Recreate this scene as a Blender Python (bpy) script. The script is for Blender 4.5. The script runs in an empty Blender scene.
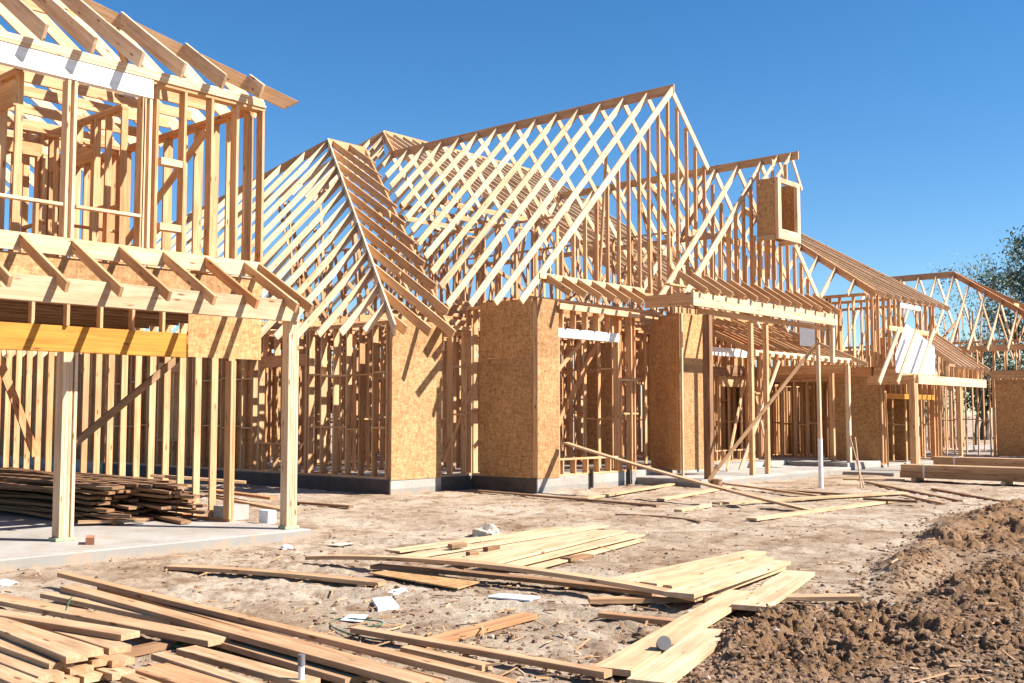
import bpy, bmesh, math, random
import numpy as np
from mathutils import Vector, Matrix
random.seed(7)
rng = np.random.default_rng(7)
scene = bpy.context.scene
COL = scene.collection
# ------------------------------------------------------------------ camera
FPX, CAMH = 1075.0, 1.55
PIT = math.atan(73.5/FPX); YAW = math.radians(41.5)
FW = (math.cos(YAW), math.sin(YAW)); RT = (math.sin(YAW), -math.cos(YAW))
cam = bpy.data.cameras.new('camera'); camo = bpy.data.objects.new('camera', cam); COL.objects.link(camo)
camo.location = (0, 0, CAMH)
camo.rotation_euler = (math.pi/2+PIT, 0, YAW-math.pi/2)
cam.sensor_width = 36; cam.lens = FPX/1024*36; cam.clip_end = 9000; cam.clip_start = .05
scene.camera = camo

def ray(px, py):
    a = (px-512)/FPX; b = -(py-341.5)/FPX
    c = math.cos(PIT)-b*math.sin(PIT); z = math.sin(PIT)+b*math.cos(PIT)
    return (c*FW[0]+a*RT[0], c*FW[1]+a*RT[1], z)
def G(px, py, z=0.0):
    """point at height z seen on the survey photograph"""
    r = ray(px, py); t = (z-CAMH)/r[2]
    return Vector((r[0]*t, r[1]*t, z))
def project(p):
    z = p[2]-CAMH; d = p[0]*FW[0]+p[1]*FW[1]; l = p[0]*RT[0]+p[1]*RT[1]
    c = d*math.cos(PIT)+z*math.sin(PIT); v = z*math.cos(PIT)-d*math.sin(PIT)
    if c < .2: return (-9999, -9999, .2)
    return (512+FPX*l/c, 341.5-FPX*v/c, c)

# ------------------------------------------------------------------ materials
MATS = {}
def newmat(name):
    m = bpy.data.materials.new(name); m.use_nodes = True
    nt = m.node_tree; bs = nt.nodes['Principled BSDF']
    MATS[name] = m
    return m, nt, bs
def N(nt, typ, **kw):
    n = nt.nodes.new(typ)
    for k, v in kw.items(): setattr(n, k, v)
    return n
def ramp(nt, src, stops):
    r = N(nt, 'ShaderNodeValToRGB'); e = r.color_ramp.elements
    while len(e) < len(stops): e.new(.5)
    for i, (p, c) in enumerate(stops):
        e[i].position = p; e[i].color = (c[0], c[1], c[2], 1) if not isinstance(c, (int, float)) else (c, c, c, 1)
    nt.links.new(src, r.inputs[0]); return r.outputs[0]
def mapped(nt, src, scale, loc=(0, 0, 0)):
    m = N(nt, 'ShaderNodeMapping'); m.inputs['Scale'].default_value = scale; m.inputs['Location'].default_value = loc
    nt.links.new(src, m.inputs['Vector']); return m.outputs[0]
def noise(nt, vec, scale, detail=4, rough=.55, dist=0):
    n = N(nt, 'ShaderNodeTexNoise'); n.inputs['Scale'].default_value = scale; n.inputs['Detail'].default_value = detail
    n.inputs['Roughness'].default_value = rough; n.inputs['Distortion'].default_value = dist
    nt.links.new(vec, n.inputs['Vector']); return n.outputs[0]
def mix(nt, mode, f, a, b):
    m = N(nt, 'ShaderNodeMix', data_type='RGBA', blend_type=mode)
    for sock, v in ((m.inputs[0], f), (m.inputs[6], a), (m.inputs[7], b)):
        if hasattr(v, 'is_linked') or isinstance(v, bpy.types.NodeSocket): nt.links.new(v, sock)
        elif isinstance(v, (int, float)): sock.default_value = v
        else: sock.default_value = (v[0], v[1], v[2], 1)
    return m.outputs[2]
def bump(nt, bs, h, strength, dist=.01):
    b = N(nt, 'ShaderNodeBump'); b.inputs['Strength'].default_value = strength; b.inputs['Distance'].default_value = dist
    nt.links.new(h, b.inputs['Height']); nt.links.new(b.outputs[0], bs.inputs['Normal'])

def wood(name, light, dark, red, rough=.75, stain=.35, knots=True):
    m, nt, bs = newmat(name)
    a = N(nt, 'ShaderNodeAttribute', attribute_name='g').outputs['Vector']
    r = N(nt, 'ShaderNodeAttribute', attribute_name='r').outputs['Fac']
    grain = noise(nt, mapped(nt, a, (1.3, 34, 34)), 1.0, 5, .6, .6)
    rings = noise(nt, mapped(nt, a, (.6, 14, 14)), 1.0, 2, .5, .3)
    base = ramp(nt, grain, [(.32, dark), (.62, light)])
    base = mix(nt, 'MULTIPLY', .45, base, ramp(nt, rings, [(.35, (.72, .6, .48)), (.6, (1, 1, 1))]))
    # board to board tint
    base = mix(nt, 'MULTIPLY', 1.0, base, ramp(nt, r, [(0, red), (.2, (1, .97, .92)), (.4, (.84, .76, .66)), (.6, (1, 1, .97)), (.8, (.9, .83, .76)), (.93, (1.05, 1.04, 1.0)), (1, (.68, .6, .52))]))
    if knots:
        v = N(nt, 'ShaderNodeTexVoronoi'); v.inputs['Scale'].default_value = 1
        nt.links.new(mapped(nt, a, (2.6, 11, 11)), v.inputs['Vector'])
        kn = ramp(nt, v.outputs['Distance'], [(.07, 1.0), (.17, 0.0)])
        base = mix(nt, 'MIX', kn, base, (.17, .075, .03))
    st = noise(nt, mapped(nt, a, (1.1, 5, 5)), 1.3, 5, .65)
    base = mix(nt, 'MULTIPLY', stain, base, ramp(nt, st, [(.36, (.45, .38, .32)), (.56, (1, 1, 1))]))
    nt.links.new(base, bs.inputs['Base Color']); bs.inputs['Roughness'].default_value = rough
    bs.inputs['Specular IOR Level'].default_value = .25
    bump(nt, bs, grain, .25, .002)
    return m
W = wood('pine_framing', (.68, .455, .265), (.53, .295, .135), (.9, .62, .46))
WT = wood('pine_trim', (.74, .585, .42), (.63, .445, .285), (.95, .8, .7))
WL = wood('loose_lumber', (.57, .395, .245), (.41, .25, .135), (.9, .72, .58), stain=.5)
WP = wood('planed_plank', (.66, .51, .34), (.54, .385, .235), (.9, .78, .66), stain=.45)
WD = wood('weathered_shaded_lumber', (.36, .225, .13), (.23, .13, .068), (.8, .6, .5), stain=.6)
WY = wood('laminated_beam', (.56, .27, .045), (.44, .19, .03), (1, .9, .8), stain=.3)
WW = wood('white_primed_beam', (.80, .80, .80), (.74, .74, .73), (1, 1, 1), stain=.12, knots=False)

def osb(name, c0, c1, c2, stain=.3):
    m, nt, bs = newmat(name)
    a = N(nt, 'ShaderNodeAttribute', attribute_name='g').outputs['Vector']
    cols = []
    for i, sc in enumerate(((9, 40, 40), (38, 11, 38), (24, 24, 24))):
        v = N(nt, 'ShaderNodeTexVoronoi'); v.inputs['Scale'].default_value = 1
        w = N(nt, 'ShaderNodeVectorMath', operation='ADD')
        nz = N(nt, 'ShaderNodeTexNoise'); nz.inputs['Scale'].default_value = 3.0
        nt.links.new(a, nz.inputs['Vector'])
        mp = mapped(nt, a, sc, (i*3.1, i*7.7, i)); 
        nt.links.new(mp, w.inputs[0]); nt.links.new(nz.outputs['Color'], w.inputs[1])
        nt.links.new(w.outputs[0], v.inputs['Vector'])
        cols.append(ramp(nt, v.outputs['Color'], [(.15, c0), (.5, c1), (.85, c2)]))
    base = mix(nt, 'MIX', .5, cols[0], cols[1]); base = mix(nt, 'MIX', .33, base, cols[2])
    st = noise(nt, a, .9, 5, .6)
    rr = N(nt, 'ShaderNodeAttribute', attribute_name='r').outputs['Fac']
    base = mix(nt, 'MULTIPLY', 1.0, base, ramp(nt, rr, [(0, (.74, .68, .6)), (.5, (1, 1, 1)), (1, (1.12, 1.02, .90))]))
    base = mix(nt, 'MULTIPLY', stain, base, ramp(nt, st, [(.38, (.62, .5, .4)), (.6, (1, 1, 1))]))
    bump(nt, bs, cols[2], .25, .003)
    nt.links.new(base, bs.inputs['Base Color']); bs.inputs['Roughness'].default_value = .7
    bs.inputs['Specular IOR Level'].default_value = .3
    return m
OSB = osb('strand_board', (.25, .118, .040), (.43, .24, .098), (.57, .37, .185))

def plain(name, col, rough=.6, metal=0, var=.25, scale=6):
    m, nt, bs = newmat(name)
    co = N(nt, 'ShaderNodeTexCoord').outputs['Object']
    n = noise(nt, co, scale, 6, .6)
    c = mix(nt, 'MULTIPLY', 1.0, col, ramp(nt, n, [(.3, (1-var,)*3), (.65, (1, 1, 1))]))
    nt.links.new(c, bs.inputs['Base Color']); bs.inputs['Roughness'].default_value = rough; bs.inputs['Metallic'].default_value = metal
    bump(nt, bs, n, .2, .004)
    return m
CONC = plain('concrete', (.47, .45, .42), .85, 0, .4, 1.6)
def conc2():
    m, nt, bs = newmat('concrete_slab')
    co = N(nt, 'ShaderNodeNewGeometry').outputs['Position']
    n = noise(nt, co, .9, 8, .65); n2 = noise(nt, co, 14, 6, .7)
    c = ramp(nt, n, [(.3, (.25, .21, .165)), (.5, (.34, .31, .27)), (.7, (.40, .375, .335))])
    c = mix(nt, 'MULTIPLY', .6, c, ramp(nt, n2, [(.3, (.72, .7, .66)), (.55, (1, 1, 1))]))
    sx = N(nt, 'ShaderNodeSeparateXYZ'); nt.links.new(co, sx.inputs[0])
    low_dark = ramp(nt, sx.outputs[2], [(.105, .75), (.118, 0.0)])
    c = mix(nt, 'MIX', low_dark, c, (.215, .20, .175))  # concrete turns darker towards the bottom
    mud = noise(nt, co, 3.2, 7, .7)
    md_ = N(nt, 'ShaderNodeMath', operation='MULTIPLY_ADD'); nt.links.new(sx.outputs[2], md_.inputs[0]); md_.inputs[1].default_value = -1.1; nt.links.new(mud, md_.inputs[2])
    c = mix(nt, 'MIX', ramp(nt, md_.outputs[0], [(.42, 0.0), (.52, .8)]), c, (.33, .24, .165))
    nt.links.new(c, bs.inputs['Base Color']); bs.inputs['Roughness'].default_value = .9
    bump(nt, bs, n2, .35, .004); return m
CONC = conc2()
PVC = plain('pvc', (.72, .72, .70), .35, 0, .1)
GREY = plain('grey_plastic', (.16, .15, .145), .5, 0, .15)
PAPER = plain('paper', (.75, .76, .78), .8, 0, .15)
GREENP = plain('green_strap', (.03, .12, .07), .5, 0, .2)
BLACKP = plain('black_strap', (.02, .02, .02), .5)
WHITEW = plain('house_wrap', (.82, .82, .84), .6, 0, .1)
BRICK = plain('brick', (.42, .17, .09), .9, 0, .3, 20)
STONE = plain('stone', (.55, .48, .38), .9, 0, .3, 8)
TREAT = plain('treated_sill', (.30, .36, .22), .8, 0, .3, 5)
STEEL = plain('galvanised', (.5, .5, .52), .4, .6, .2)
TARP = plain('grey_board', (.13, .12, .13), .8, 0, .2)
TERRA = plain('terracotta', (.42, .22, .12), .8, 0, .2)

DARKB = plain('dark_brown_board', (.085, .066, .052), .8, 0, .4, 5)
def soilmat():
    m, nt, bs = newmat('soil')
    co = N(nt, 'ShaderNodeNewGeometry').outputs['Position']
    ch = N(nt, 'ShaderNodeAttribute', attribute_name='churn').outputs['Fac']
    big = noise(nt, co, .55, 6, .6); mid = noise(nt, co, 2.6, 7, .65); fine = noise(nt, co, 26, 8, .75)
    streak = noise(nt, mapped(nt, co, (1.4, .45, 1)), 2.2, 5, .6, .5)
    pale = ramp(nt, big, [(.30, (.27, .18, .11)), (.44, (.41, .31, .215)), (.62, (.50, .41, .31))])
    pale = mix(nt, 'MULTIPLY', .9, pale, ramp(nt, mid, [(.34, (.50, .38, .29)), (.50, (1, 1, 1))]))
    pat = noise(nt, mapped(nt, co, (1, 1, 1), (5, 9, 0)), .9, 8, .7, .8)
    pale = mix(nt, 'MIX', ramp(nt, pat, [(.54, 0.0), (.64, .75)]), pale, (.27, .175, .11))
    pale = mix(nt, 'MULTIPLY', .5, pale, ramp(nt, streak, [(.32, (.66, .55, .46)), (.5, (1, 1, 1))]))
    dark = ramp(nt, mid, [(.3, (.14, .074, .036)), (.5, (.24, .137, .070)), (.7, (.37, .235, .14))])
    c = mix(nt, 'MIX', ch, pale, dark)
    c = mix(nt, 'MULTIPLY', .8, c, ramp(nt, fine, [(.28, (.55, .5, .45)), (.55, (1.0, 1.0, 1.0)), (.75, (1.12, 1.12, 1.12))]))
    nt.links.new(c, bs.inputs['Base Color']); bs.inputs['Roughness'].default_value = .95
    bs.inputs['Specular IOR Level'].default_value = .12
    f2 = noise(nt, co, 60, 6, .8)
    add = N(nt, 'ShaderNodeMath', operation='ADD'); nt.links.new(fine, add.inputs[0]); nt.links.new(f2, add.inputs[1])
    bump(nt, bs, add.outputs[0], .9, .018)
    return m
SOIL = soilmat()
def clodmat():
    m, nt, bs = newmat('clod')
    a = N(nt, 'ShaderNodeAttribute', attribute_name='r').outputs['Fac']
    co = N(nt, 'ShaderNodeNewGeometry').outputs['Position']
    c = ramp(nt, a, [(0, (.12, .065, .034)), (.55, (.26, .155, .085)), (.8, (.33, .24, .17)), (1, (.45, .37, .3))])
    n = noise(nt, co, 40, 6, .7)
    c = mix(nt, 'MULTIPLY', .7, c, ramp(nt, n, [(.3, (.6, .55, .5)), (.6, (1, 1, 1))]))
    nt.links.new(c, bs.inputs['Base Color']); bs.inputs['Roughness'].default_value = .95
    bump(nt, bs, n, .8, .01); return m
CLOD = clodmat()

# ------------------------------------------------------------------ mesh helpers
def mesh_obj(name, verts, faces, mat, parent=None, g=None, r=None, origin=None, smooth=False):
    """verts in world space; the object's origin is put at `origin`"""
    if origin is None:
        n = len(verts); origin = (sum(v[0] for v in verts)/n, sum(v[1] for v in verts)/n, min(v[2] for v in verts))
    me = bpy.data.meshes.new(name)
    me.from_pydata([(v[0]-origin[0], v[1]-origin[1], v[2]-origin[2]) for v in verts], [], faces)
    if g is not None:
        at = me.attributes.new('g', 'FLOAT_VECTOR', 'POINT'); at.data.foreach_set('vector', [c for v in g for c in v])
    if r is not None:
        at = me.attributes.new('r', 'FLOAT', 'POINT'); at.data.foreach_set('value', r)
    me.materials.append(mat)
    if smooth: me.polygons.foreach_set('use_smooth', [True]*len(me.polygons))
    o = bpy.data.objects.new(name, me); COL.objects.link(o)
    pw = Vector((0, 0, 0))
    if parent is not None:
        o.parent = parent; q = parent
        while q is not None: pw += q.location; q = q.parent
    o.location = Vector(origin)-pw
    return o
def thing(name, label, cat, loc, group=None, kind=None):
    o = bpy.data.objects.new(name, None); o.empty_display_size = .2; COL.objects.link(o); o.location = loc
    tag(o, label, cat, group, kind); return o
def tag(o, label, cat, group=None, kind=None):
    o['label'] = label; o['category'] = cat
    if group: o['group'] = group
    if kind: o['kind'] = kind
    return o

def section(w, h, c):
    """chamfered rectangle, local (y,z), z=0 top .. -h bottom"""
    y = w/2
    return [(-y, -c), (-y+c, 0), (y-c, 0), (y, -c), (y, -h+c), (y-c, -h), (-y+c, -h), (-y, -h+c)]
def beam_geo(p0, p1, w, h, up=(0, 0, 1), ref='t', cut0=0, cut1=0, bow=0, n=1, side_bow=0, cap=.003):
    """prism from p0 to p1. w across, h along up. ref t: p on top centre, c: on centre, b: on bottom.
       cut: shift of the top edge along the length (plumb cuts)."""
    p0 = Vector(p0); p1 = Vector(p1); d = (p1-p0); L = d.length; x = d/L
    up = Vector(up); y = up.cross(x)
    if y.length < 1e-4: y = Vector((0, 1, 0)).cross(x)
    y.normalize(); z = x.cross(y)
    off = {'t': 0, 'c': h/2, 'b': h}[ref]
    sec = section(w, h, min(cap, w*.2)); V = []; g = []; ro = [random.uniform(0, 60) for _ in range(3)]; rr = random.random()
    for i in range(n+1):
        f = i/n; s = f*L; b = bow*4*f*(1-f); sb = side_bow*4*f*(1-f)
        for (yy, zz) in sec:
            sh = 0
            if i == 0: sh = cut0*(-zz/h)
            if i == n: sh = cut1*(-zz/h)
            V.append(p0+x*(s+sh)+y*(yy+sb)+z*(zz+off+b)); g.append((s+ro[0], yy+ro[1], zz+ro[2]))
    F = []
    for i in range(n):
        a = i*8
        for k in range(8):
            F.append((a+k, a+(k+1) % 8, a+8+(k+1) % 8, a+8+k))
    F.append(tuple(reversed(range(8)))); F.append(tuple(n*8+k for k in range(8)))
    F = [tuple(reversed(f)) for f in F]
    return V, F, g, [rr]*len(V)
def box_geo(a, b):
    x0, y0, z0 = a; x1, y1, z1 = b
    V = [Vector(p) for p in ((x0, y0, z0), (x1, y0, z0), (x1, y1, z0), (x0, y1, z0), (x0, y0, z1), (x1, y0, z1), (x1, y1, z1), (x0, y1, z1))]
    F = [(0, 3, 2, 1), (4, 5, 6, 7), (0, 1, 5, 4), (1, 2, 6, 5), (2, 3, 7, 6), (3, 0, 4, 7)]
    ro = [random.uniform(0, 60) for _ in range(3)]; rr = random.random()
    g = [(v.z+ro[0], v.x+v.y+ro[1], v.x-v.y+ro[2]) for v in V]
    return V, F, g, [rr]*8
def merge_geo(gs):
    V = []; F = []; g = []; r = []
    for a, b, c, d in gs:
        k = len(V); V += a; F += [tuple(i+k for i in f) for f in b]; g += c; r += d
    return V, F, g, r

class House:
    def __init__(s, label, base, cat='house', name='house_frame'):
        s.root = thing(name, label, cat, base); s.items = {}
    def add(s, kind, geo, mat=W, label=None):
        s.items.setdefault(kind, []).append((geo, mat, label))
    def now(s, kind, geo, mat=W, label=None, parent=None):
        o = mesh_obj(kind, geo[0], geo[1], mat, parent or s.root, geo[2], geo[3])
        if label: o['label'] = label
        return o
    def beam(s, kind, p0, p1, w=.038, h=.089, mat=W, label=None, **kw):
        L_ = (Vector(p1)-Vector(p0)).length
        if L_ < .06: return
        if L_ > 1.5 and kind in ('joist', 'ceiling_joist', 'roof_strut', 'brace', 'gable_stud', 'rafter_tail', 'purlin', 'collar_tie', 'window_sill'): kw.setdefault('n', 4); kw.setdefault('side_bow', random.uniform(-.004, .004)*L_)
        s.add(kind, beam_geo(p0, p1, w, h, **kw), mat, label)
    def flush(s):
        for kind, its in s.items.items():
            sc = []
            for i, (geo, mat, lab) in enumerate(its):
                ps = [project(v) for v in geo[0]]
                vis = any(0 < p[0] < 1024 and 0 < p[1] < 683 and p[2] > .5 for p in ps)
                A = (max(p[0] for p in ps)-min(p[0] for p in ps)+.5)+(max(p[1] for p in ps)-min(p[1] for p in ps))
                sc.append((-(A/ps[0][2] if vis else 0), i))
            sc.sort()
            rest = {}
            for rank, (q, i) in enumerate(sc):
                geo, mat, lab = its[i]
                if rank < 96 or len(its) <= 100:
                    s.now(kind, geo, mat, lab)
                else: rest.setdefault(mat.name, (mat, []))[1].append(geo)
            for mat, gs in rest.values():
                o = s.now(kind, merge_geo(gs), mat); o['kind'] = 'stuff'
    # ---- a stud wall from a to b (xy), bottom z0, top z1
    def wall(s, a, b, z0, z1, sp=.406, depth=.089, opens=(), skip_studs=(), top=2, rows=(), mat=W, bottom=True, start=.02):
        ax, ay = a; bx, by = b; L = math.hypot(bx-ax, by-ay); ux, uy = (bx-ax)/L, (by-ay)/L
        P = lambda t, z: (ax+ux*t, ay+uy*t, z)
        zb = z0
        if bottom:
            cuts = [0]+[v for o in opens if o[2] is None for v in (o[0], o[1])]+[L]
            for i in range(0, len(cuts), 2):
                if cuts[i+1]-cuts[i] > .08: s.beam('bottom_plate', P(cuts[i], z0), P(cuts[i+1], z0), depth, .038, mat, ref='b')
            zb = z0+.038
        zt = z1-.04*top
        for k in range(top): s.beam('top_plate', P(k*.03, zt+.002+.04*k), P(L-k*.03, zt+.002+.04*k), depth, .038, mat, ref='b')
        def stud(t, za, zc, kind='stud'):
            if zc-za < .05: return
            lean = random.uniform(-.004, .004)
            p0 = Vector(P(t, za)); p1 = Vector(P(t+lean, zc))
            s.add(kind, beam_geo(p0, p1, .038, depth, up=(-uy, ux, 0), ref='c', n=3, side_bow=random.uniform(-.006, .006)), mat)
        ts = [start]; 
        while ts[-1]+sp < L-.05: ts.append(ts[-1]+sp)
        ts.append(L-.02)
        for t in ts:
            o = next((o for o in opens if o[0]-.03 < t < o[1]+.03), None)
            if any(q[0] < t < q[1] for q in skip_studs): continue
            if o is None: stud(t, zb, zt)
            else:
                if o[2] is not None: stud(t, zb, o[2]-.04, 'cripple_stud')
                stud(t, o[3]+o[4]+.002, zt, 'cripple_stud')
        for o in opens:
            t0, t1, sill, head, hh = o[:5]; hm = o[5] if len(o) > 5 else mat
            stud(t0-.06, zb, zt); stud(t1+.06, zb, zt)
            stud(t0-.02, zb, head-.001, 'jack_stud'); stud(t1+.02, zb, head-.001, 'jack_stud')
            s.beam('header', P(t0-.04, head), P(t1+.04, head), depth+.006, hh, hm, 'white primed window header' if hm is WW else None, ref='b')
            if sill is not None: s.beam('window_sill', P(t0, sill), P(t1, sill), depth, .038, mat)
        for z in rows:
            for i in range(len(ts)-1):
                t0, t1 = ts[i]+.021, ts[i+1]-.021
                if t1-t0 < .1 or any(o[0]-.1 < (t0+t1)/2 < o[1]+.1 for o in opens): continue
                if random.random() < .15: continue
                zz = z+random.choice((-.02, .02))
                s.beam('blocking', P(t0, zz), P(t1, zz), depth-.004, .038, mat)
    def panel(s, a, b, z0, z1, t=.012, mat=OSB, label=None, kind='sheathing_panel', off=0):
        """sheet standing from a to b (xy)"""
        ax, ay = a; bx, by = b; L = math.hypot(bx-ax, by-ay); ux, uy = (bx-ax)/L, (by-ay)/L; nx, ny = -uy, ux
        V = []; g = []; ro = [random.uniform(0, 40) for _ in range(3)]
        for z in (z0, z1):
            for q, o in ((0, off), (L, off), (L, off+t), (0, off+t)):
                V.append(Vector((ax+ux*q+nx*o, ay+uy*q+ny*o, z))); g.append((z+ro[0], q+ro[1], o+ro[2]))
        F = [(0, 3, 2, 1), (4, 5, 6, 7), (0, 1, 5, 4), (1, 2, 6, 5), (2, 3, 7, 6), (3, 0, 4, 7)]
        s.add(kind, (V, F, g, [random.random()]*8), mat, label)
    def sheathe(s, a, b, z0, z1, off, t=.012):
        """cover a face with 2.44 high sheets with thin gaps"""
        ax, ay = a; bx, by = b; L = math.hypot(bx-ax, by-ay); ux, uy = (bx-ax)/L, (by-ay)/L
        q = 0
        while q < L-.01:
            q1 = min(q+1.22, L); z = z0
            while z < z1-.01:
                zz = min(z+2.44, z1)
                s.panel((ax+ux*(q+.0015), ay+uy*(q+.0015)), (ax+ux*(q1-.0015), ay+uy*(q1-.0015)), z+.0015, zz-.0015, t, off=off)
                z = zz
            q = q1
    # ---- rafters over a polygon; plane z = c + sx*x + sy*y
    def rafters(s, poly, plane, axis, sp=.61, start=None, w=.038, h=.15, mat=WT, kind='rafter', jit=.0):
        c, sx, sy = plane
        o = 1 if axis == 'x' else 0       # coordinate that is stepped
        lo = min(p[o] for p in poly); hi = max(p[o] for p in poly)
        t = lo+.03 if start is None else start
        while t < hi:
            xs = []
            for i in range(len(poly)):
                p, q = poly[i], poly[(i+1) % len(poly)]
                if (p[o]-t)*(q[o]-t) < 0:
                    f = (t-p[o])/(q[o]-p[o]); xs.append(p[1-o]+f*(q[1-o]-p[1-o]))
            xs.sort()
            for i in range(0, len(xs)-1, 2):
                e0, e1 = xs[i], xs[i+1]
                if e1-e0 < .25: continue
                pt = lambda e: (e, t, c+sx*e+sy*t) if axis == 'x' else (t, e, c+sx*t+sy*e)
                a, b = pt(e0), pt(e1)
                if a[2] > b[2]: a, b = b, a            # a low, b high
                pitch = math.atan2(b[2]-a[2], abs(e1-e0))
                j = random.uniform(-jit, jit)
                d = (Vector(b)-Vector(a)).normalized()
                a = Vector(a)-d*j; b = Vector(b)
                s.add(kind, beam_geo(a, b, w, h, cut1=-h*math.tan(pitch), n=5, bow=random.uniform(-.0035, .003)*(b-a).length, side_bow=random.uniform(-.004, .004)*(b-a).length), mat)
            t += sp
    def ridge(s, p0, p1, w=.038, h=.235, kind='ridge_board'): s.beam(kind, p0, p1, w, h)

def slab(h, poly, z0, z1, label=None):
    n = len(poly)
    V = [Vector((p[0], p[1], z0)) for p in poly]+[Vector((p[0], p[1], z1)) for p in poly]
    F = [tuple(range(n, 2*n)), tuple(reversed(range(n)))]+[(i, (i+1) % n, n+(i+1) % n, n+i) for i in range(n)]
    o = mesh_obj('foundation_slab', V, F, CONC, h.root)
    bv = o.modifiers.new('b', 'BEVEL'); bv.width = .012; bv.segments = 2; bv.limit_method = 'ANGLE'
    if label: o['label'] = label
    return o

# ================================================================== HOUSE A (left, garage with room above)
A = House('two storey timber frame with open garage bay nearest the camera at left', (5.5, 12, .0))
slab(A, [(-1, 10.93), (8.55, 10.93), (8.55, 24), (-1, 24)], -.12, .12)
XR = 8.4
# garage front
for x in (5.85,):
    for k in range(3):
        A.beam('post', (x-.075+k*.039+.0375, 12.05, .16), (x-.075+k*.039+.0375, 12.05, 2.27), .0375, .17, WT, up=(0, 1, 0), ref='c')
    A.beam('post', (x+.1, 12.05, .16), (x+.1, 12.05, 2.27), .0375, .17, WT, up=(0, 1, 0), ref='c')
    A.beam('sill_plate', (x-.09, 12.05, .121), (x+.14, 12.05, .121), .18, .038, TREAT, ref='b')
for k in range(4):
    A.beam('post', (8.31+k*.0395, 11.17, .16), (8.31+k*.0395, 11.17, 2.99), .0375, .14, WT, up=(0, 1, 0), ref='c')
A.beam('sill_plate', (8.27, 11.17, .121), (8.49, 11.17, .121), .15, .038, TREAT, ref='b')
A.beam('garage_header', (2.0, 12.05, 2.272), (7.4, 12.05, 2.272), .09, .30, WY, 'amber laminated beam over the garage opening', ref='b')
A.sheathe((7.4, 12.0), (8.5, 12.0), 2.28, 2.985, -.014)
x = 2.2
while x < 7.4:
    A.beam('cripple_stud', (x, 12.05, 2.574), (x, 12.05, 3.0), .038, .089, up=(0, 1, 0), ref='c'); x += .406
A.beam('cripple_stud', (5.83, 12.0, 2.574), (5.83, 12.0, 3.0), .038, .089, up=(0, 1, 0), ref='c')
A.beam('top_plate', (2, 12.05, 3.002), (8.5, 12.05, 3.002), .089, .038, ref='b')
A.beam('top_plate', (2, 12.05, 3.042), (8.5, 12.05, 3.042), .089, .038, WD, ref='b')
A.sheathe((2.0, 12.0), (8.5, 12.0), 3.085, 3.36, -.012)
A.beam('ledger', (2.0, 11.965, 3.575), (8.43, 11.965, 3.575), .038, .20, WT)
# pent roof: big beam and tails
A.beam('fascia_beam', (1.5, 11.1, 3.0), (8.42, 11.1, 3.0), .075, .27, WT)
for x in (2.9, 3.5, 4.08, 4.67, 5.26, 5.86, 6.44, 7.02, 7.61, 8.2, 8.43):
    A.beam('rafter_tail', (x, 10.80, 2.93), (x, 11.94, 3.56), .04, .12)
# second storey deck
y = 12.25
while y < 23.5:
    if y < 16.2: A.beam('joist', (2.0, y, 3.08), (8.4, y, 3.08), .04, .24, WD)
    y += .406
A.panel((2.0, 12.2), (8.4, 12.2), 3.085, 3.09, t=.001)
V, F, g, r = box_geo((2.0, 12.05, 3.085), (8.42, 16.1, 3.104)); A.add('subfloor', (V, F, g, r), OSB)
V, F, g, r = box_geo((2.0, 18.9, 3.085), (8.42, 23.9, 3.104)); A.add('subfloor', (V, F, g, r), OSB)
# garage side wall and interior walls
A.wall((XR, 12.5), (XR, 24), .12, 3.0, depth=.10)
for k in range(2): A.beam('post', (8.36+k*.04, 12.5, .16), (8.36+k*.04, 12.5, 2.28), .0375, .14, W, up=(0, 1, 0), ref='c')
A.wall((1.5, 20.4), (8.3, 20.4), .12, 3.0, start=.2)
A.wall((2.6, 20.5), (2.6, 23.8), .12, 3.0)
A.wall((5.0, 20.5), (5.0, 23.8), .12, 3.0)
A.wall((6.8, 20.5), (6.8, 23.8), .12, 3.0)
A.wall((-1, 23.9), (8.3, 23.9), .12, 3.0, depth=.14)
A.sheathe((-1, 23.98), (8.4, 23.98), .1, 3.0, .0)
A.beam('brace', (6.6, 13.8, 1.03), (8.35, 13.8, 2.42), .038, .10, WD)
A.beam('brace', (7.6, 17.9, 2.6), (8.3, 17.9, .9), .038, .14, W)
# upper front wall
A.wall((6.84, 12.05), (8.5, 12.05), 3.55, 5.72, depth=.14, sp=.39, start=.07)
A.wall((1.9, 12.05), (6.74, 12.05), 3.55, 5.45, depth=.14, top=0, sp=5, bottom=True)
for x in (5.78, 5.86, 6.74, 6.82): A.beam('post', (x, 12.05, 3.55), (x, 12.05, 5.44), .0385, .14, WT, up=(0, 1, 0), ref='c')
A.beam('header', (1.6, 12.02, 5.45), (6.84, 12.02, 5.45), .10, .235, WW, 'long white primed header over the upper window openings', ref='b')
for k in range(3): A.beam('top_plate', (1.6+k*.02, 12.03, 5.689+.04*k), (8.5-k*.02, 12.03, 5.689+.04*k), .14, .038, WT, ref='b')
A.beam('window_sill', (1.9, 12.02, 3.99), (5.74, 12.02, 3.99), .09, .038, WT)
A.beam('window_sill', (5.9, 12.02, 3.99), (6.72, 12.02, 3.99), .09, .038, WT)
for x in (4.4, 4.98, 5.45, 6.3): A.beam('cripple_stud', (x, 12.03, 3.59), (x, 12.03, 3.95), .038, .089, up=(0, 1, 0), ref='c')
for (z0) in (4.75, 3.93):
    A.beam('blocking', (6.98, 12.05, z0), (7.33, 12.05, z0), .12, .089, WT)
# side wall above
A.wall((XR, 12.2), (XR, 17.6), 3.55, 5.72, depth=.14, rows=())
A.beam('brace', (8.33, 13.2, 5.6), (8.33, 16.2, 3.7), .02, .14)
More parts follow.
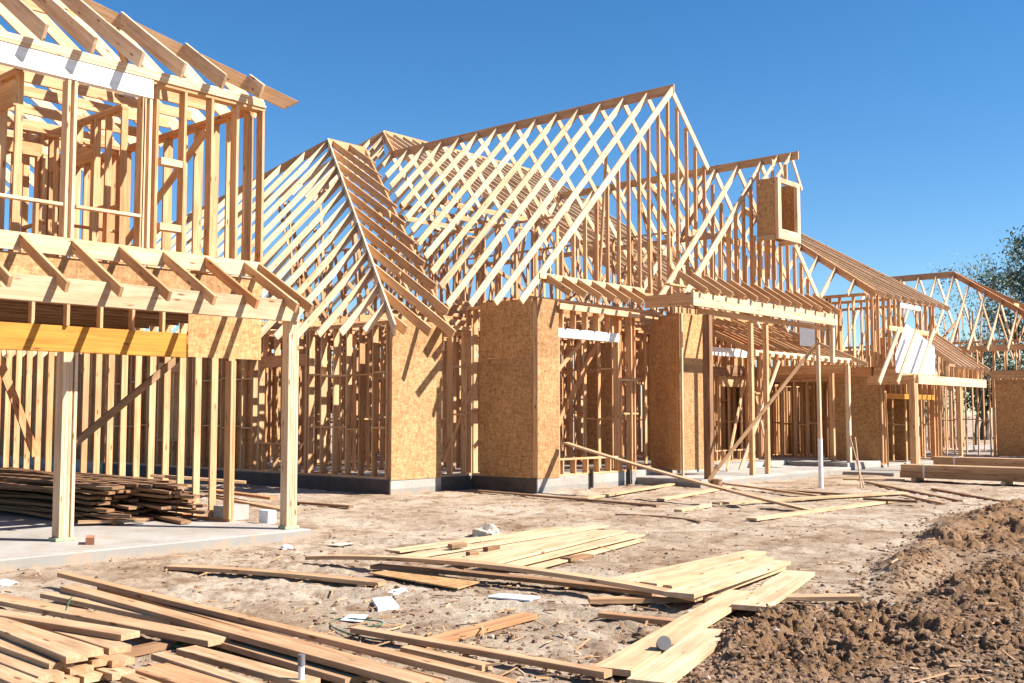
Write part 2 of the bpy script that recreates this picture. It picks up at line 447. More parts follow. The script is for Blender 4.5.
# interior upper rooms
A.wall((5.35, 12.3), (5.35, 17.5), 3.1, 5.55, opens=((.6, 2.2, None, 5.1, .24),))
A.wall((3.9, 12.3), (3.9, 17.5), 3.1, 5.6, rows=(5.1,))
A.wall((2.0, 13.4), (5.2, 13.4), 3.1, 5.5, rows=(5.0,), start=.15)
A.beam('brace', (5.45, 13.0, 5.3), (5.45, 16.0, 3.5), .02, .14)
A.wall((6.98, 12.9), (6.98, 17.5), 3.1, 5.6, opens=((.8, 2.0, None, 5.0, .20),), rows=(4.3,))
A.wall((2.0, 14.6), (6.9, 14.6), 3.1, 5.5, opens=((.8, 1.8, None, 5.1, .2), (3.6, 4.6, None, 5.1, .2)), rows=(4.4,))
A.wall((7.0, 15.4), (8.35, 15.4), 3.1, 5.7, rows=(4.4,))
A.wall((2.0, 17.6), (8.3, 17.6), 3.1, 5.9, opens=((2.8, 4.4, 4.0, 5.2, .2),), rows=(4.3,))
A.beam('joist', (5.3, 12.3, 5.4), (5.3, 17.6, 5.4), .04, .3)
for y in (12.9, 13.5, 14.1, 14.9, 15.7, 16.5): A.beam('ceiling_joist', (2.0, y, 5.9), (8.3, y, 5.9), .038, .14)
# roof: front slope 6/12, spacing .58
pl = (5.80-.66*11.5, 0, .66); pr_ = (5.80+.74*8.62, -.74, 0)
hx = lambda k: (8.62-k, 11.5+1.12*k, 5.745+.74*k)
A.rafters([(2.6, 11.62), (8.5, 11.62), hx(6.0)[:2], (2.6, 18.2)], pl, 'y', sp=.575, start=2.47, h=.20, jit=.03)
A.rafters([(8.66, 11.6), (8.66, 20.5), (2.66, 20.5), hx(6.0)[:2]], pr_, 'x', sp=.61, start=12.3, h=.184)
A.beam('hip_rafter', hx(-.04), hx(6.1), .045, .18, cut0=.14)
A.beam('collar_tie', (2.4, 13.6, 6.9), (6.6, 13.6, 6.9), .038, .14)
A.beam('brace', (2.4, 13.0, 5.9), (4.6, 15.6, 8.0), .038, .14)
A.beam('brace', (6.9, 12.6, 5.85), (7.0, 13.2, 6.7), .038, .14)
A.flush()

# ================================================================== HOUSE B (centre, three roofs)
B = House('large timber frame with steep open gable roofs in the middle of the row', (21, 16, 0))
ZB = .3; X1, YF1 = 14.18, 15.69; X2, YF2 = 16.48, 13.9
slab(B, [(X1, YF1), (X2, YF1), (X2, YF2), (19.9, YF2), (19.9, 14.1), (30, 14.1), (30, 27), (X1, 27)], -.15, ZB)
slab(B, [(19.9, 12.25), (27.4, 12.25), (27.4, 14.095), (19.9, 14.095)], -.15, .17, 'lower porch slab')
slab(B, [(27.42, 12.35), (29.6, 12.35), (29.6, 14.09), (27.42, 14.09)], -.15, .27)
H1 = 3.41; H2 = 3.86
B.beam('slab_edge_board', (X2-.014, YF2, .285), (X2-.014, 15.68, .285), .022, .40, DARKB, 'dark brown board on the slab side', cap=.002)  # dark brown board covering the slab side
B.beam('slab_edge_board', (X1-.014, YF1, .285), (X1-.014, 26.9, .285), .022, .40, DARKB, 'dark brown board on the slab side', cap=.002)
B.beam('slab_edge_board', (15.56, YF1-.014, .285), (X2-.03, YF1-.014, .285), .022, .40, DARKB, 'dark brown board on the slab side', cap=.002)  # dark colour paints in the shade thrown by the projecting wing
B.beam('form_stake', (19.55, 13.86, .02), (19.55, 13.86, .36), .03, .09, DARKB, up=(0, 1, 0), ref='c')
B.beam('form_stake', (18.2, 13.86, .02), (18.2, 13.86, .40), .03, .09, DARKB, up=(0, 1, 0), ref='c')
# B1 left wing
B.wall((X1+.05, YF1+.07), (X2, YF1+.07), ZB, H1, depth=.14, rows=(1.6, 2.6))
B.sheathe((X1, YF1), (15.55, YF1), ZB-.02, H1+.03, -.012)
B.wall((X1+.07, YF1+.14), (X1+.07, 26.5), ZB, H1, depth=.14, opens=((2.6, 4.2, .95, 2.6, .25), (7.2, 8.4, .95, 2.6, .25)), rows=(1.3, 2.4))
B.sheathe((X1+.16, 20.5), (X1+.16, 26.4), .3, H1, 0)
B.beam('brace', (15.6, 15.72, .6), (16.4, 15.72, 2.1), .038, .089)
p1 = (3.32-.641*14.93, 0, .641)         # front slope of wing
px_ = (3.42-13.62, 1, 0)                # -X slope of wing
AP = (19.93, 24.93)
B.rafters([(13.42, 14.75), AP, (19.0, 26.9), (16.5, 33), (13.42, 33)], px_, 'x', sp=.71, start=14.95, jit=.03)
B.rafters([(13.42, 14.75), (15.35, 14.75), (15.35, 15.1), (21.5, 24.93), AP], p1, 'y', sp=.64, start=13.72, h=.184, mat=W)
B.beam('hip_rafter', (13.42, 14.75, 3.22), (AP[0], AP[1], 9.75), .04, .235, WT)
B.beam('valley_rafter', (15.3, 15.2, 3.3), (21.3, 24.8, 9.65), .05, .235)
B.beam('hip_rafter', (AP[0], AP[1], 9.73), (17.0, 31.0, 6.8), .04, .235)
B.ridge((AP[0], AP[1], 9.75), (21.4, 24.93, 9.75))
# main gable
MZ = 9.45; MX = 21.5; YG = 13.9; YE = 23.9
pm = (MZ-MX, 1, 0); pr = (MZ+MX, -1, 0)
B.rafters([(15.92, 13.85), (MX, 13.85), (MX, 24.2), (22.6, 25.6), (22.2, 25.6), (15.92, 15.9)], pm, 'x', sp=.71, start=13.875, jit=.04)
B.rafters([(MX, 13.85), (23.2, 13.85), (23.2, 14.3), (23.6, 14.4), (23.6, YE), (MX, YE)], pr, 'x', sp=.71, start=13.925)
B.rafters([(23.6, 13.95), (27.0, 13.95), (27.0, 16.5), (23.6, 16.5)], pr, 'x', sp=.71, start=14.6)
B.ridge((MX, 13.84, MZ+.01), (MX, YE+.1, MZ+.03))
B.wall((X2+.07, YF2+.14), (X2+.07, YF1+.2), ZB, H2, depth=.14, rows=(1.6,))
B.sheathe((X2, YF2+.13), (X2, 15.47), ZB-.02, H2+.05, .0)
B.wall((X2, YF2+.07), (19.9, YF2+.07), ZB, H2, depth=.14, opens=((.72, 2.75, .66, 3.15, .19, WW),), rows=())
B.sheathe((X2-.012, YF2), (17.15, YF2), ZB-.02, H2+.05, -.012)
B.beam('blocking', (19.3, 13.95, 2.35), (20.0, 13.95, 2.35), .1, .038)
B.beam('blocking', (19.3, 13.95, 1.6), (20.0, 13.95, 1.6), .1, .038)
B.beam('top_plate', (17.1, 13.83, 3.84), (19.95, 13.83, 3.84), .04, .12, WT)
# pent roof over the window
B.beam('ledger', (16.5, 13.86, 4.42), (20.2, 13.86, 4.42), .04, .12, WT)
for i in range(7):
    x = 16.75+i*.5; B.beam('rafter_tail', (x, 13.22, 4.03), (x, 13.84, 4.41), .04, .14)
# gable studs
x = 16.95
while x < 26.3:
    zt = (MZ-abs(x-MX))-.03
    if zt > 4.6:
        B.beam('gable_stud', (x, YG+.08, 4.375), (x, YG+.08, zt-.12), .038, .089, up=(0, 1, 0), ref='c')
    x += .406
B.beam('top_plate', (16.5, YG+.06, 4.29), (26.4, YG+.06, 4.29), .14, .038)
B.beam('top_plate', (16.5, YG+.06, 4.33), (26.4, YG+.06, 4.33), .14, .038)
# return wall, deep sheathing on porch
B.wall((21.05, 13.5), (21.8, 14.75), .3, 3.84, rows=(1.5,))
B.sheathe((20.98, 13.42), (21.73, 14.72), .28, 3.9, .0)
B.wall((21.1, 13.5), (22.0, 13.5), .3, 3.84, rows=())
B.sheathe((21.0, 13.42), (22.05, 13.42), .28, 3.9, -.012)
# gable B2
RX, RZ = 24.2, 8.0; Y2 = 13.0
B.rafters([(20.4, 12.96), (RX, 12.96), (RX, 14.5), (20.4, 14.5)], (RZ-RX, 1, 0), 'x', sp=.66, start=13.0, jit=.03)
B.rafters([(23.6, 14.6), (RX, 14.6), (RX, 19.7), (23.6, 19.7)], (RZ-RX, 1, 0), 'x', sp=.61)
B.rafters([(RX, 12.96), (28.3, 12.96), (28.3, 21.5), (RX, 21.5)], (RZ+RX, -1, 0), 'x', sp=.66, start=13.045)
B.ridge((RX, 12.0, RZ+.03), (RX, 19.7, RZ+.03), h=.2)
x = 20.75
while x < 28:
    zt = RZ-abs(x-RX)-.15
    if zt > 4.7: B.beam('gable_stud', (x, Y2+.1, 4.5), (x, Y2+.1, zt), .038, .089, up=(0, 1, 0), ref='c')
    x += .38
B.beam('top_plate', (20.0, Y2+.1, 4.46), (28.2, Y2+.1, 4.46), .14, .04)
for x_ in (23.3, 23.6, 24.0, 24.3): B.beam('gable_stud', (x_, 12.75, 4.9), (x_, 12.75, 7.1 if x_ > 23.4 else 5.9), .038, .089, up=(0, 1, 0), ref='c')
B.beam('collar_tie', (22.0, 13.7, 6.0), (26.3, 13.7, 6.0), .038, .14)
B.beam('brace', (22.6, 14.4, 6.0), (24.1, 14.4, 7.8), .038, .14)
# porch: fascia beam, tails, posts
B.beam('fascia_beam', (19.45, 12.12, 4.15), (26.42, 12.12, 4.15), .06, .29, WT)
B.beam('porch_beam', (19.5, 12.16, 4.15), (19.5, 13.35, 4.15), .06, .27)
B.beam('porch_beam', (20.0, 12.3, 3.85), (26.4, 12.3, 3.85), .075, .12)
for i in range(13):
    x = 19.75+i*.545
    B.beam('rafter_tail', (x, 11.93, 4.23), (x, 12.62, 4.69), .04, .14)
B.beam('post', (20.3, 12.28, .17), (20.3, 12.28, 3.72), .14, .17, WD, up=(0, 1, 0), ref='c')
B.beam('post', (20.28, 12.93, .17), (20.28, 12.93, 3.80), .05, .05, WT, up=(0, 1, 0), ref='c')
B.beam('post', (22.28, 12.33, .17), (22.28, 12.33, 3.72), .11, .10, up=(0, 1, 0), ref='c')
B.beam('post', (23.0, 12.33, .17), (23.0, 12.33, 3.72), .10, .10, up=(0, 1, 0), ref='c')
B.beam('post', (26.3, 12.2, 2.9), (26.3, 12.2, 3.85), .10, .10, WT, up=(0, 1, 0), ref='c')
B.panel((26.5, 13.2), (27.4, 13.2), 3.4, 4.1, mat=TARP, label='grey panel under the porch eave', kind='wall_board')
# porch back wall
B.wall((22.2, 14.95), (27.6, 14.95), .3, 3.84, opens=((2.4, 4.55, .62, 3.14, .22, WW),), rows=(2.2,))
# low pent roof at the right
B.beam('fascia_beam', (23.0, 12.62, 3.10), (28.35, 12.62, 3.10), .05, .14, WT)
for i in range(14):
    x = 23.2+i*.39
    B.beam('rafter_tail', (x, 12.50, 3.02), (x, 15.0, 4.20), .04, .14)
B.beam('rake_board', (28.55, 12.2, 2.98), (28.55, 15.0, 4.22), .04, .12, WT)
B.beam('ledger', (23.0, 14.95, 4.3), (28.8, 14.95, 4.3), .05, .2)
B.beam('post', (28.2, 12.65, .27), (28.2, 12.65, 2.95), .11, .11, WT, up=(0, 1, 0), ref='c')
B.beam('post', (28.38, 13.2, .27), (28.38, 13.2, 2.95), .11, .11, up=(0, 1, 0), ref='c')
B.beam('porch_beam', (28.3, 12.68, 2.95), (28.3, 15, 2.95), .08, .24)
B.wall((23.2, 15.6), (29.2, 15.6), .3, 2.9, opens=((1.0, 2.1, None, 2.35, .28, WY), (3.2, 4.8, None, 2.35, .28)), rows=())
B.beam('header', (23.2, 15.5, 2.95), (29.2, 15.5, 2.95), .09, .30, WD)
B.beam('brace', (23.3, 13.6, .25), (26.6, 14.9, 2.6), .038, .14)
B.beam('brace', (25.2, 13.4, .25), (26.6, 14.6, 2.2), .038, .089, WT)
B.beam('brace', (24.1, 12.6, 2.9), (23.0, 13.1, .25), .038, .089, WT)
B.beam('brace', (17.3, 14.3, 2.3), (19.2, 14.3, 3.8), .038, .089)
B.beam('brace', (18.0, 15.2, .5), (20.4, 15.2, 3.6), .038, .14)
# rear body, higher ridge along X
q = (9.45-.645*23.74, 0, .645); RY, RZ2 = 25.6, 10.65
B.rafters([(21.5, 23.74), (22.7, RY), (31.0, RY), (31.0, 15.2), (24.5, 15.2), (24.5, 20)], q, 'y', sp=.42, start=21.9)
B.rafters([(22.65, RY), (20.9, 28.4), (20.0, 25.4), (21.4, 24.1)], pm, 'x', sp=.61)
B.rafters([(22.7, RY), (31, RY), (31, 34), (20.5, 34)], (RZ2+.645*RY, 0, -.645), 'y', sp=.61)
B.ridge((22.7, RY, RZ2+.02), (31.0, RY, RZ2+.02))
B.beam('hip_rafter', (21.45, 23.7, 9.45), (22.7, RY, RZ2), .04, .235)
B.beam('hip_rafter', (22.7, RY, RZ2), (19.0, 31, 7.2), .04, .235)
# interior walls
def iw(a, b, z0=.3, z1=3.41, **k): B.wall(a, b, z0, z1, **k)
iw((14.3, 18.4), (21, 18.4), opens=((2.4, 3.3, None, 2.4, .2),), rows=(1.5,))
iw((17.3, 15.8), (17.3, 22), opens=((3, 3.9, None, 2.4, .2),), rows=(1.4,))
iw((19.9, 14.1), (19.9, 24), z1=3.84, opens=((4, 5, None, 2.4, .2),), rows=(1.5, 2.6))
iw((14.3, 21.3), (23, 21.3), opens=((4.4, 6, None, 2.4, .2),))
iw((22.5, 15), (22.5, 26), z1=3.84, rows=(1.6,))
iw((20, 17.2), (30, 17.2), z1=3.84, opens=((4, 5, None, 2.4, .2),), rows=(2.0,))
iw((25.2, 15.7), (25.2, 24), z1=3.84)
iw((27.8, 15.7), (27.8, 24), z1=3.84, rows=(1.4,))
iw((20, 19.8), (30, 19.8), z1=3.84)
iw((14.3, 23.8), (30, 23.8), z1=3.41)
iw((29.8, 14.2), (29.8, 26.5), z1=3.84)
B.wall((14.3, 26.8), (30, 26.8), .3, 3.41, opens=((2, 3.5, .9, 2.5, .2), (7, 8.5, .9, 2.5, .2)))
B.sheathe((17.8, 26.9), (21.0, 26.9), .3, 3.4, 0); B.sheathe((23, 26.9), (29.8, 26.9), .3, 3.4, 0)
B.sheathe((19.0, 17.3), (20.2, 17.3), .3, 3.4, 0); B.sheathe((22.3, 16), (22.3, 17.2), .3, 3.4, 0)
B.wall((X1+.07, 26.9), (X1+.07, 37), .3, 3.41); B.sheathe((X1+.16, 26.9), (X1+.16, 37), .3, 3.4, 0)
B.wall((14.3, 30.5), (20, 30.5), .3, 3.41)
slab(B, [(X1, 27.01), (22, 27.01), (22, 37.2), (X1, 37.2)], -.15, ZB-.004, 'rear slab')
# ceiling joists, struts and purlins under the roofs
for y in np.arange(14.3, 24, .61): B.beam('ceiling_joist', (16.6, y, 4.0), (21.5, y, 4.0), .038, .184)
for y in np.arange(16.2, 26, .61): B.beam('ceiling_joist', (14.3, y, 3.6), (19.8, y, 3.6), .038, .14)
for y in np.arange(15.2, 25, .61): B.beam('ceiling_joist', (21.6, y, 4.0), (29.8, y, 4.0), .038, .184)
for (x, z) in ((24.4, 6.3),):
    B.beam('purlin', (x, 14.2, z), (x, 23.8, z), .04, .14)
for i in range(34):
    y = random.uniform(14.8, 24.5); side = random.choice((-1, 1))
    xt = MX+side*random.uniform(1.3, 4.2); zt = MZ-abs(xt-MX)-.2
    xb = MX+side*random.uniform(.5, 4.0)
    if xt > 26.5: continue
    B.beam('roof_strut', (xb, y, 4.0), (xt, y+random.uniform(-.6, .6), zt), .038, .089)
for i in range(22):
    y = random.uniform(17, 25); xt = random.uniform(15.2, 18.6); zt = min(xt-10.2, p1[0]+.641*y)-.2
    if zt > 4.4: B.beam('roof_strut', (xt+random.uniform(-.6, 1.6), y, 3.6), (xt, y+random.uniform(-.4, .4), zt), .038, .089)
for i in range(20):
    x = random.uniform(22.5, 30); y = random.uniform(17.5, 25.2); zt = q[0]+.645*y-.2
    if zt > 4.6: B.beam('roof_strut', (x, y+random.uniform(-1, 1), 4.0), (x+random.uniform(-.5, .5), y, zt), .038, .089)
for y in np.arange(15.0, 23.5, 1.22): B.beam('collar_tie', (19.3, y, 7.2), (23.7, y, 7.2), .038, .14) if y > 19 else None
for y in (17.4, 19.2, 21.0): B.wall((18.6, y), (20.6, y), 4.0, 6.2, top=1, sp=.61)
B.wall((23.4, 15.2), (23.4, 23), 4.0, 6.3, top=1, sp=.61)
B.wall((18.5, 15.0), (18.5, 23.6), 4.0, 6.0, top=1, sp=.61)
# dormer box on the ridge of the second gable
dx0, dx1, dy0, dy1, dz0, dz1 = 23.22, 24.36, 12.1, 12.62, 5.76, 7.24
U = [(dx0+.02, dy0+.05), (dx0+.032, dy0+.05), (dx0+.032, dy1-.012), (dx1-.032, dy1-.012), (dx1-.032, dy0+.05), (dx1-.02, dy0+.05), (dx1-.02, dy1), (dx0+.02, dy1)]
UV = [Vector((p[0], p[1], z)) for z in (dz0+.1, dz1) for p in U]
UF = [tuple(reversed(range(8))), tuple(range(8, 16))]+[(i, (i+1) % 8, 8+(i+1) % 8, 8+i) for i in range(8)]
dm = B.now('dormer', (UV, UF, [(v.z, v.x+v.y, v.x-v.y) for v in UV], [.6]*16), OSB, 'boxed lantern of brown strand board on the gable')
def dsub(kind, geo, mat=WT): return mesh_obj(kind, geo[0], geo[1], mat, dm, geo[2], geo[3])
dsub('window_frame', merge_geo([beam_geo((dx0+.08, dy0, dz0), (dx0+.08, dy0, dz1), .16, .09, up=(0, 1, 0), ref='c'),
     beam_geo((dx1-.08, dy0, dz0), (dx1-.08, dy0, dz1), .16, .09, up=(0, 1, 0), ref='c'),
     beam_geo((dx0+.161, dy0, dz0+.24), (dx1-.161, dy0, dz0+.24), .09, .24), beam_geo((dx0+.161, dy0, dz1), (dx1-.161, dy0, dz1), .09, .12)]))
dsub('base_rail', beam_geo((dx0+.02, dy0+.06, dz0+.1), (dx0+.02, dy1, dz0+.1), .04, .12)); dsub('base_rail', beam_geo((dx1-.02, dy0+.06, dz0+.1), (dx1-.02, dy1, dz0+.1), .04, .12))
for yy in (12.2, 12.56):
    dsub('rafter', beam_geo((23.2, yy, 7.12), (RX-.02, yy, 8.0), .04, .09, cut1=.06))
    dsub('rafter', beam_geo((24.78, yy, 7.2), (RX+.02, yy, 8.0), .04, .09, cut1=.06))
dsub('stud', beam_geo((23.8, 12.15, 7.2), (23.8, 12.15, 7.65), .04, .09, up=(0, 1, 0), ref='c'))
dsub('stud', beam_geo((23.9, 12.55, 7.25), (23.9, 12.55, 7.85), .09, .04, up=(0, 1, 0), ref='c'))
B.flush()

# ================================================================== HOUSE C
C = House('timber frame with two storeys beyond the porch right of the centre', (31.5, 13, 0))
ZC = .15
slab(C, [(29.65, 12.3), (34, 12.3), (34, 11.0), (38.2, 11.0), (38.2, 24), (29.65, 24)], -.15, ZC)
slab(C, [(26.9, 10.9), (29.6, 10.9), (29.6, 12.3), (26.9, 12.3)], -.15, .08, 'low step slab')
XC = 29.6; YC = 12.37
C.wall((XC+.07, YC+.15), (XC+.07, 22), ZC, 2.62, depth=.14)
C.sheathe((XC, YC), (XC, 13.9), .25, 2.62, .0)
C.wall((XC, YC+.07), (34.4, YC+.07), ZC, 2.62, depth=.14, opens=((.5, 2.7, None, 2.02, .15, WY), (3.0, 4.2, None, 2.02, .15, WY)))
C.beam('trim_board', (XC+.05, YC-.05, .2), (XC+.05, YC-.05, 2.6), .09, .05, WL, up=(0, 1, 0), ref='c')
C.beam('rim_board', (XC, YC+.07, 2.9), (34.4, YC+.07, 2.9), .1, .26)
C.beam('rim_board', (XC+.05, YC+.2, 2.9), (XC+.05, 22, 2.9), .1, .26)
# upper walls
C.wall((29.3, 12.4), (34.0, 12.4), 2.92, 5.0, opens=((2.0, 3.6, 4.0, 4.72, .14, WW),), rows=())
C.wall((29.3, 12.5), (29.3, 20), 2.92, 5.0, depth=.14, opens=((1.2, 3.6, None, 4.6, .24, WW),))
C.wall((31.0, 12.6), (31.0, 20), 2.92, 5.0); C.wall((29.4, 15.5), (34, 15.5), 2.92, 5.0); C.wall((33.2, 12.6), (33.2, 20), 2.92, 5.0)
C.wall((29.4, 19), (34, 19), 2.92, 5.0); C.sheathe((29.4, 19.1), (34, 19.1), 2.92, 5.0, 0)
mc = .585; pc = (4.95-mc*11.95, 0, mc)
C.rafters([(28.45, 11.9), (33.95, 11.9), (33.95, 18.4), (32.8, 18.4)], pc, 'y', sp=.55, start=28.6, h=.14)
C.rafters([(28.45, 11.9), (28.45, 24.9), (32.8, 18.4)], (4.95-28.45*.87, .87, 0), 'x', sp=.8, h=.14)
C.beam('hip_rafter', (28.45, 11.9, 4.95), (32.8, 18.4, 8.75), .04, .2)
C.beam('rake_board', (34.0, 11.85, 4.90), (34.0, 18.4, 8.73), .04, .16, WT)
C.ridge((32.8, 18.4, 8.75), (34.0, 18.4, 8.75))
# porch of C: posts and beam
C.beam('fascia_beam', (28.75, 10.95, 2.62), (34.2, 10.95, 2.62), .08, .24, WT)
for k in range(3): C.beam('post', (28.45+.085*k, 10.98, .15), (28.45+.085*k, 10.98, 2.4), .06, .16, W if k < 2 else WT, up=(0, 1, 0), ref='c')
C.beam('post', (32.0, 10.98, .15), (32.0, 10.98, 2.4), .12, .1, up=(0, 1, 0), ref='c')
C.beam('brace', (28.2, 11.6, 2.2), (29.0, 11.9, .2), .04, .14)
C.beam('porch_beam', (28.7, 11.0, 2.62), (28.7, 12.3, 2.62), .08, .24)
# white wrapped cheek and its steep rafters
V = [Vector(p) for p in ((29.0, 11.62, 2.72), (31.9, 11.62, 2.72), (31.9, 11.62, 3.55), (29.8, 11.62, 4.1), (29.0, 11.62, 3.2))]
V += [v+Vector((0, .02, 0)) for v in V]
C.add('house_wrap', (V, [(0, 1, 2, 3, 4), (9, 8, 7, 6, 5)]+[(i, 5+i, 5+(i+1) % 5, (i+1) % 5) for i in range(5)], [tuple(v) for v in V], [.5]*10), WHITEW, 'white weather wrap behind the steep rafters')
for i, (fx, tx) in enumerate(((879, 899), (897.5, 916.5), (916, 934))):
    yy = 11.35-.28*0
    r0 = ray(fx, 383); t = yy/r0[1]; a = Vector((r0[0]*t, yy, CAMH+r0[2]*t))
    r1 = ray(tx, 330); t = yy/r1[1]; b = Vector((r1[0]*t, yy, CAMH+r1[2]*t))
    C.add('rafter', beam_geo(a, b, .04, .14, ref='c'), WT)
C.ridge((30.0, 12.2, 4.1), (33.0, 12.2, 4.1), h=.14)
# right wing of C
C.wall((32.0, 11.3), (34.9, 11.3), 2.62, 3.05)
C.wall((35.0, 11.4), (35.0, 13), 2.62, 3.6)
C.rafters([(32.6, 11.1), (35.0, 11.1), (35.0, 12.75), (32.6, 12.75)], (3.02-.74*11.13, 0, .74), 'y', sp=.4, h=.14)
C.beam('rake_board', (35.05, 11.05, 2.98), (35.05, 12.7, 4.2), .04, .16, WT)
C.sheathe((33.1, 12.7), (33.1, 15.1), ZC, 2.6, 0); C.sheathe((36.2, 13.6), (36.2, 18), ZC, 2.6, 0); C.wall((36.1, 12.4), (36.1, 18), ZC, 2.62); C.wall((34.4, 12.5), (34.4, 20), ZC, 2.62, rows=(1.3,))
C.wall((29.7, 15), (38, 15), ZC, 2.62, rows=(1.3,)); C.wall((29.7, 18), (38, 18), ZC, 2.62); C.sheathe((29.7, 18.1), (38, 18.1), .15, 2.62, 0)
C.wall((31.9, 12.5), (31.9, 18), ZC, 2.62, rows=(1.3,))
V, F, g, r = box_geo((29.6, 12.4, 2.902), (34.3, 18, 2.918)); C.add('subfloor', (V, F, g, r), OSB)
C.flush()

# ================================================================== HOUSE D
D = House('farthest timber frame at the right edge with a bare ridge of white rafters', (41, 14, 0))
slab(D, [(38.5, 11.9), (52, 11.9), (52, 24), (38.5, 24)], -.15, .15)
DX = 41.0
r_ = ray(954, 272); t = DX/r_[0]; DY, DZ = r_[1]*t, CAMH+r_[2]*t
r_ = ray(892, 278); t = DX/r_[0]; DY1 = r_[1]*t
md = 1.1; ex = 38.2; ez = DZ-md*(DX-ex)
D.rafters([(ex, 9.1), (DX, DY), (DX, DY1+1), (ex, DY1+1)], (DZ-md*DX, md, 0), 'x', sp=.66, start=9.5, h=.14, mat=WT)
D.rafters([(2*DX-ex, 9.1), (DX, DY), (DX, DY1+1), (2*DX-ex, DY1+1)], (DZ+md*DX, -md, 0), 'x', sp=.66, start=9.5, h=.14)
D.ridge((DX, DY, DZ+.03), (DX, DY1+1.4, DZ+.03))
D.beam('hip_rafter', (DX, DY, DZ+.02), (ex, 9.1, ez), .05, .2)
D.beam('hip_rafter', (DX, DY, DZ+.02), (2*DX-ex, 9.1, ez), .05, .2)
D.beam('top_plate', (ex+.3, 10.6, ez+.12), (ex+.3, 22, ez+.12), .12, .2)
D.beam('top_plate', (ex+.3, 10.6, ez+.12), (48, 10.6, ez+.12), .12, .2)
D.wall((38.6, 12.2), (38.6, 23), .15, 3.0, rows=(1.4,)); D.wall((38.6, 10.8), (38.6, 22), 3.02, ez+.1, rows=())
D.wall((38.6, 12.1), (48, 12.1), .15, 3.0); D.sheathe((38.5, 8.6), (38.5, 12.0), .15, 2.75, 0); slab(D, [(38.4, 8.5), (52, 8.5), (52, 11.89), (38.4, 11.89)], -.15, .14)
D.wall((38.6, 8.6), (38.6, 12.0), .15, 3.0); D.wall((38.6, 8.6), (48, 8.6), .15, 3.0)
D.wall((38.6, 8.8), (38.6, 11), 3.08, ez+.1, rows=(3.5,)); D.wall((38.6, 8.7), (47, 8.7), 3.08, ez+.1)
D.wall((40.5, 12.2), (40.5, 22), 3.02, ez+.1); D.wall((38.6, 16), (47, 16), .15, 4.4); D.wall((38.6, 20), (47, 20), .15, 4.4)
D.wall((43, 12.2), (43, 22), .15, 4.4)
D.beam('rim_board', (38.42, 8.6, 3.06), (38.42, 12.1, 3.06), .06, .28, W)
for i in range(44):
    y = random.uniform(9, 17); D.beam('roof_strut', (random.uniform(38.8, 42), y, ez-.2), (random.uniform(39.5, 41), y+random.uniform(-.8, .8), DZ-1.6), .038, .089)
D.beam('ridge_board', (41.5, 12.2, 5.65), (50, 12.2, 5.65), .05, .25)
D.flush()

# ================================================================== ground
def hash2(ix, iy, s):
    h = (ix*374761393+iy*668265263+s*974634777) & 0xffffffff
    h = ((h ^ (h >> 13))*1274126177) & 0xffffffff
    h = h ^ (h >> 16)
    return (h & 0xffff)/65535.0
def vnoise(x, y, s=0):
    ix = np.floor(x).astype(np.int64); iy = np.floor(y).astype(np.int64); fx = x-ix; fy = y-iy
    fx = fx*fx*fx*(fx*(fx*6-15)+10); fy = fy*fy*fy*(fy*(fy*6-15)+10)
    a = hash2(ix, iy, s); b = hash2(ix+1, iy, s); c = hash2(ix, iy+1, s); d = hash2(ix+1, iy+1, s)
    return (a+(b-a)*fx)*(1-fy)+(c+(d-c)*fx)*fy-.5
def fbm(x, y, s, o=5, g=.5):
    t = 0; a = 1; f = 1
    for i in range(o): t = t+a*vnoise(x*f*1.0+i*7.3, y*f+i*3.1, s+i); a *= g; f *= 2.03
    return t
def lumps(x, y, s):
    """cellular clods: domes of random radius"""
    ix = np.floor(x).astype(np.int64); iy = np.floor(y).astype(np.int64); out = np.zeros_like(x)
    for dx in (-1, 0, 1):
        for dy in (-1, 0, 1):
            cx = ix+dx; cy = iy+dy
            px = cx+hash2(cx, cy, s); py = cy+hash2(cx, cy, s+1); r = .3+.55*hash2(cx, cy, s+2); hh = hash2(cx, cy, s+3)
            d2 = ((x-px)**2+(y-py)**2)/(r*r)
            out = np.maximum(out, np.sqrt(np.maximum(0, 1-d2))*r*hh)
    return out
def inpoly_dist(px, py, poly):
    """signed distance (positive inside)"""
    n = len(poly); ins = np.zeros(px.shape, bool); dm = np.full(px.shape, 1e9)
    for i in range(n):
        x0, y0 = poly[i]; x1, y1 = poly[(i+1) % n]
        cond = ((y0 > py) != (y1 > py))
        with np.errstate(divide='ignore', invalid='ignore'):
            xi = (x1-x0)*(py-y0)/(y1-y0+1e-12)+x0
        ins ^= cond & (px < xi)
        ex, ey = x1-x0, y1-y0; t = np.clip(((px-x0)*ex+(py-y0)*ey)/(ex*ex+ey*ey), 0, 1)
        dm = np.minimum(dm, np.hypot(px-x0-t*ex, py-y0-t*ey))
    return np.where(ins, dm, -dm)
def segdist(px, py, line):
    dm = np.full(px.shape, 1e9)
    for i in range(len(line)-1):
        x0, y0 = line[i]; x1, y1 = line[i+1]; ex, ey = x1-x0, y1-y0
        t = np.clip(((px-x0)*ex+(py-y0)*ey)/(ex*ex+ey*ey), 0, 1)
        dm = np.minimum(dm, np.hypot(px-x0-t*ex, py-y0-t*ey))
    return dm
def gp(*pts): return [tuple(G(x, y, 0)[:2]) for x, y in pts]
CH = gp((655, 705), (690, 668), (705, 640), (735, 622), (790, 613), (850, 607), (868, 585), (880, 560), (905, 535), (940, 515), (985, 505), (1024, 503), (1100, 500), (1250, 560), (1150, 760), (700, 760))
BERM = gp((700, 690), (735, 655), (790, 632), (850, 622), (893, 590), (925, 555), (960, 530), (1010, 518), (1080, 512))
BERM2 = gp((790, 668), (860, 655), (940, 650), (1010, 640), (1080, 630))
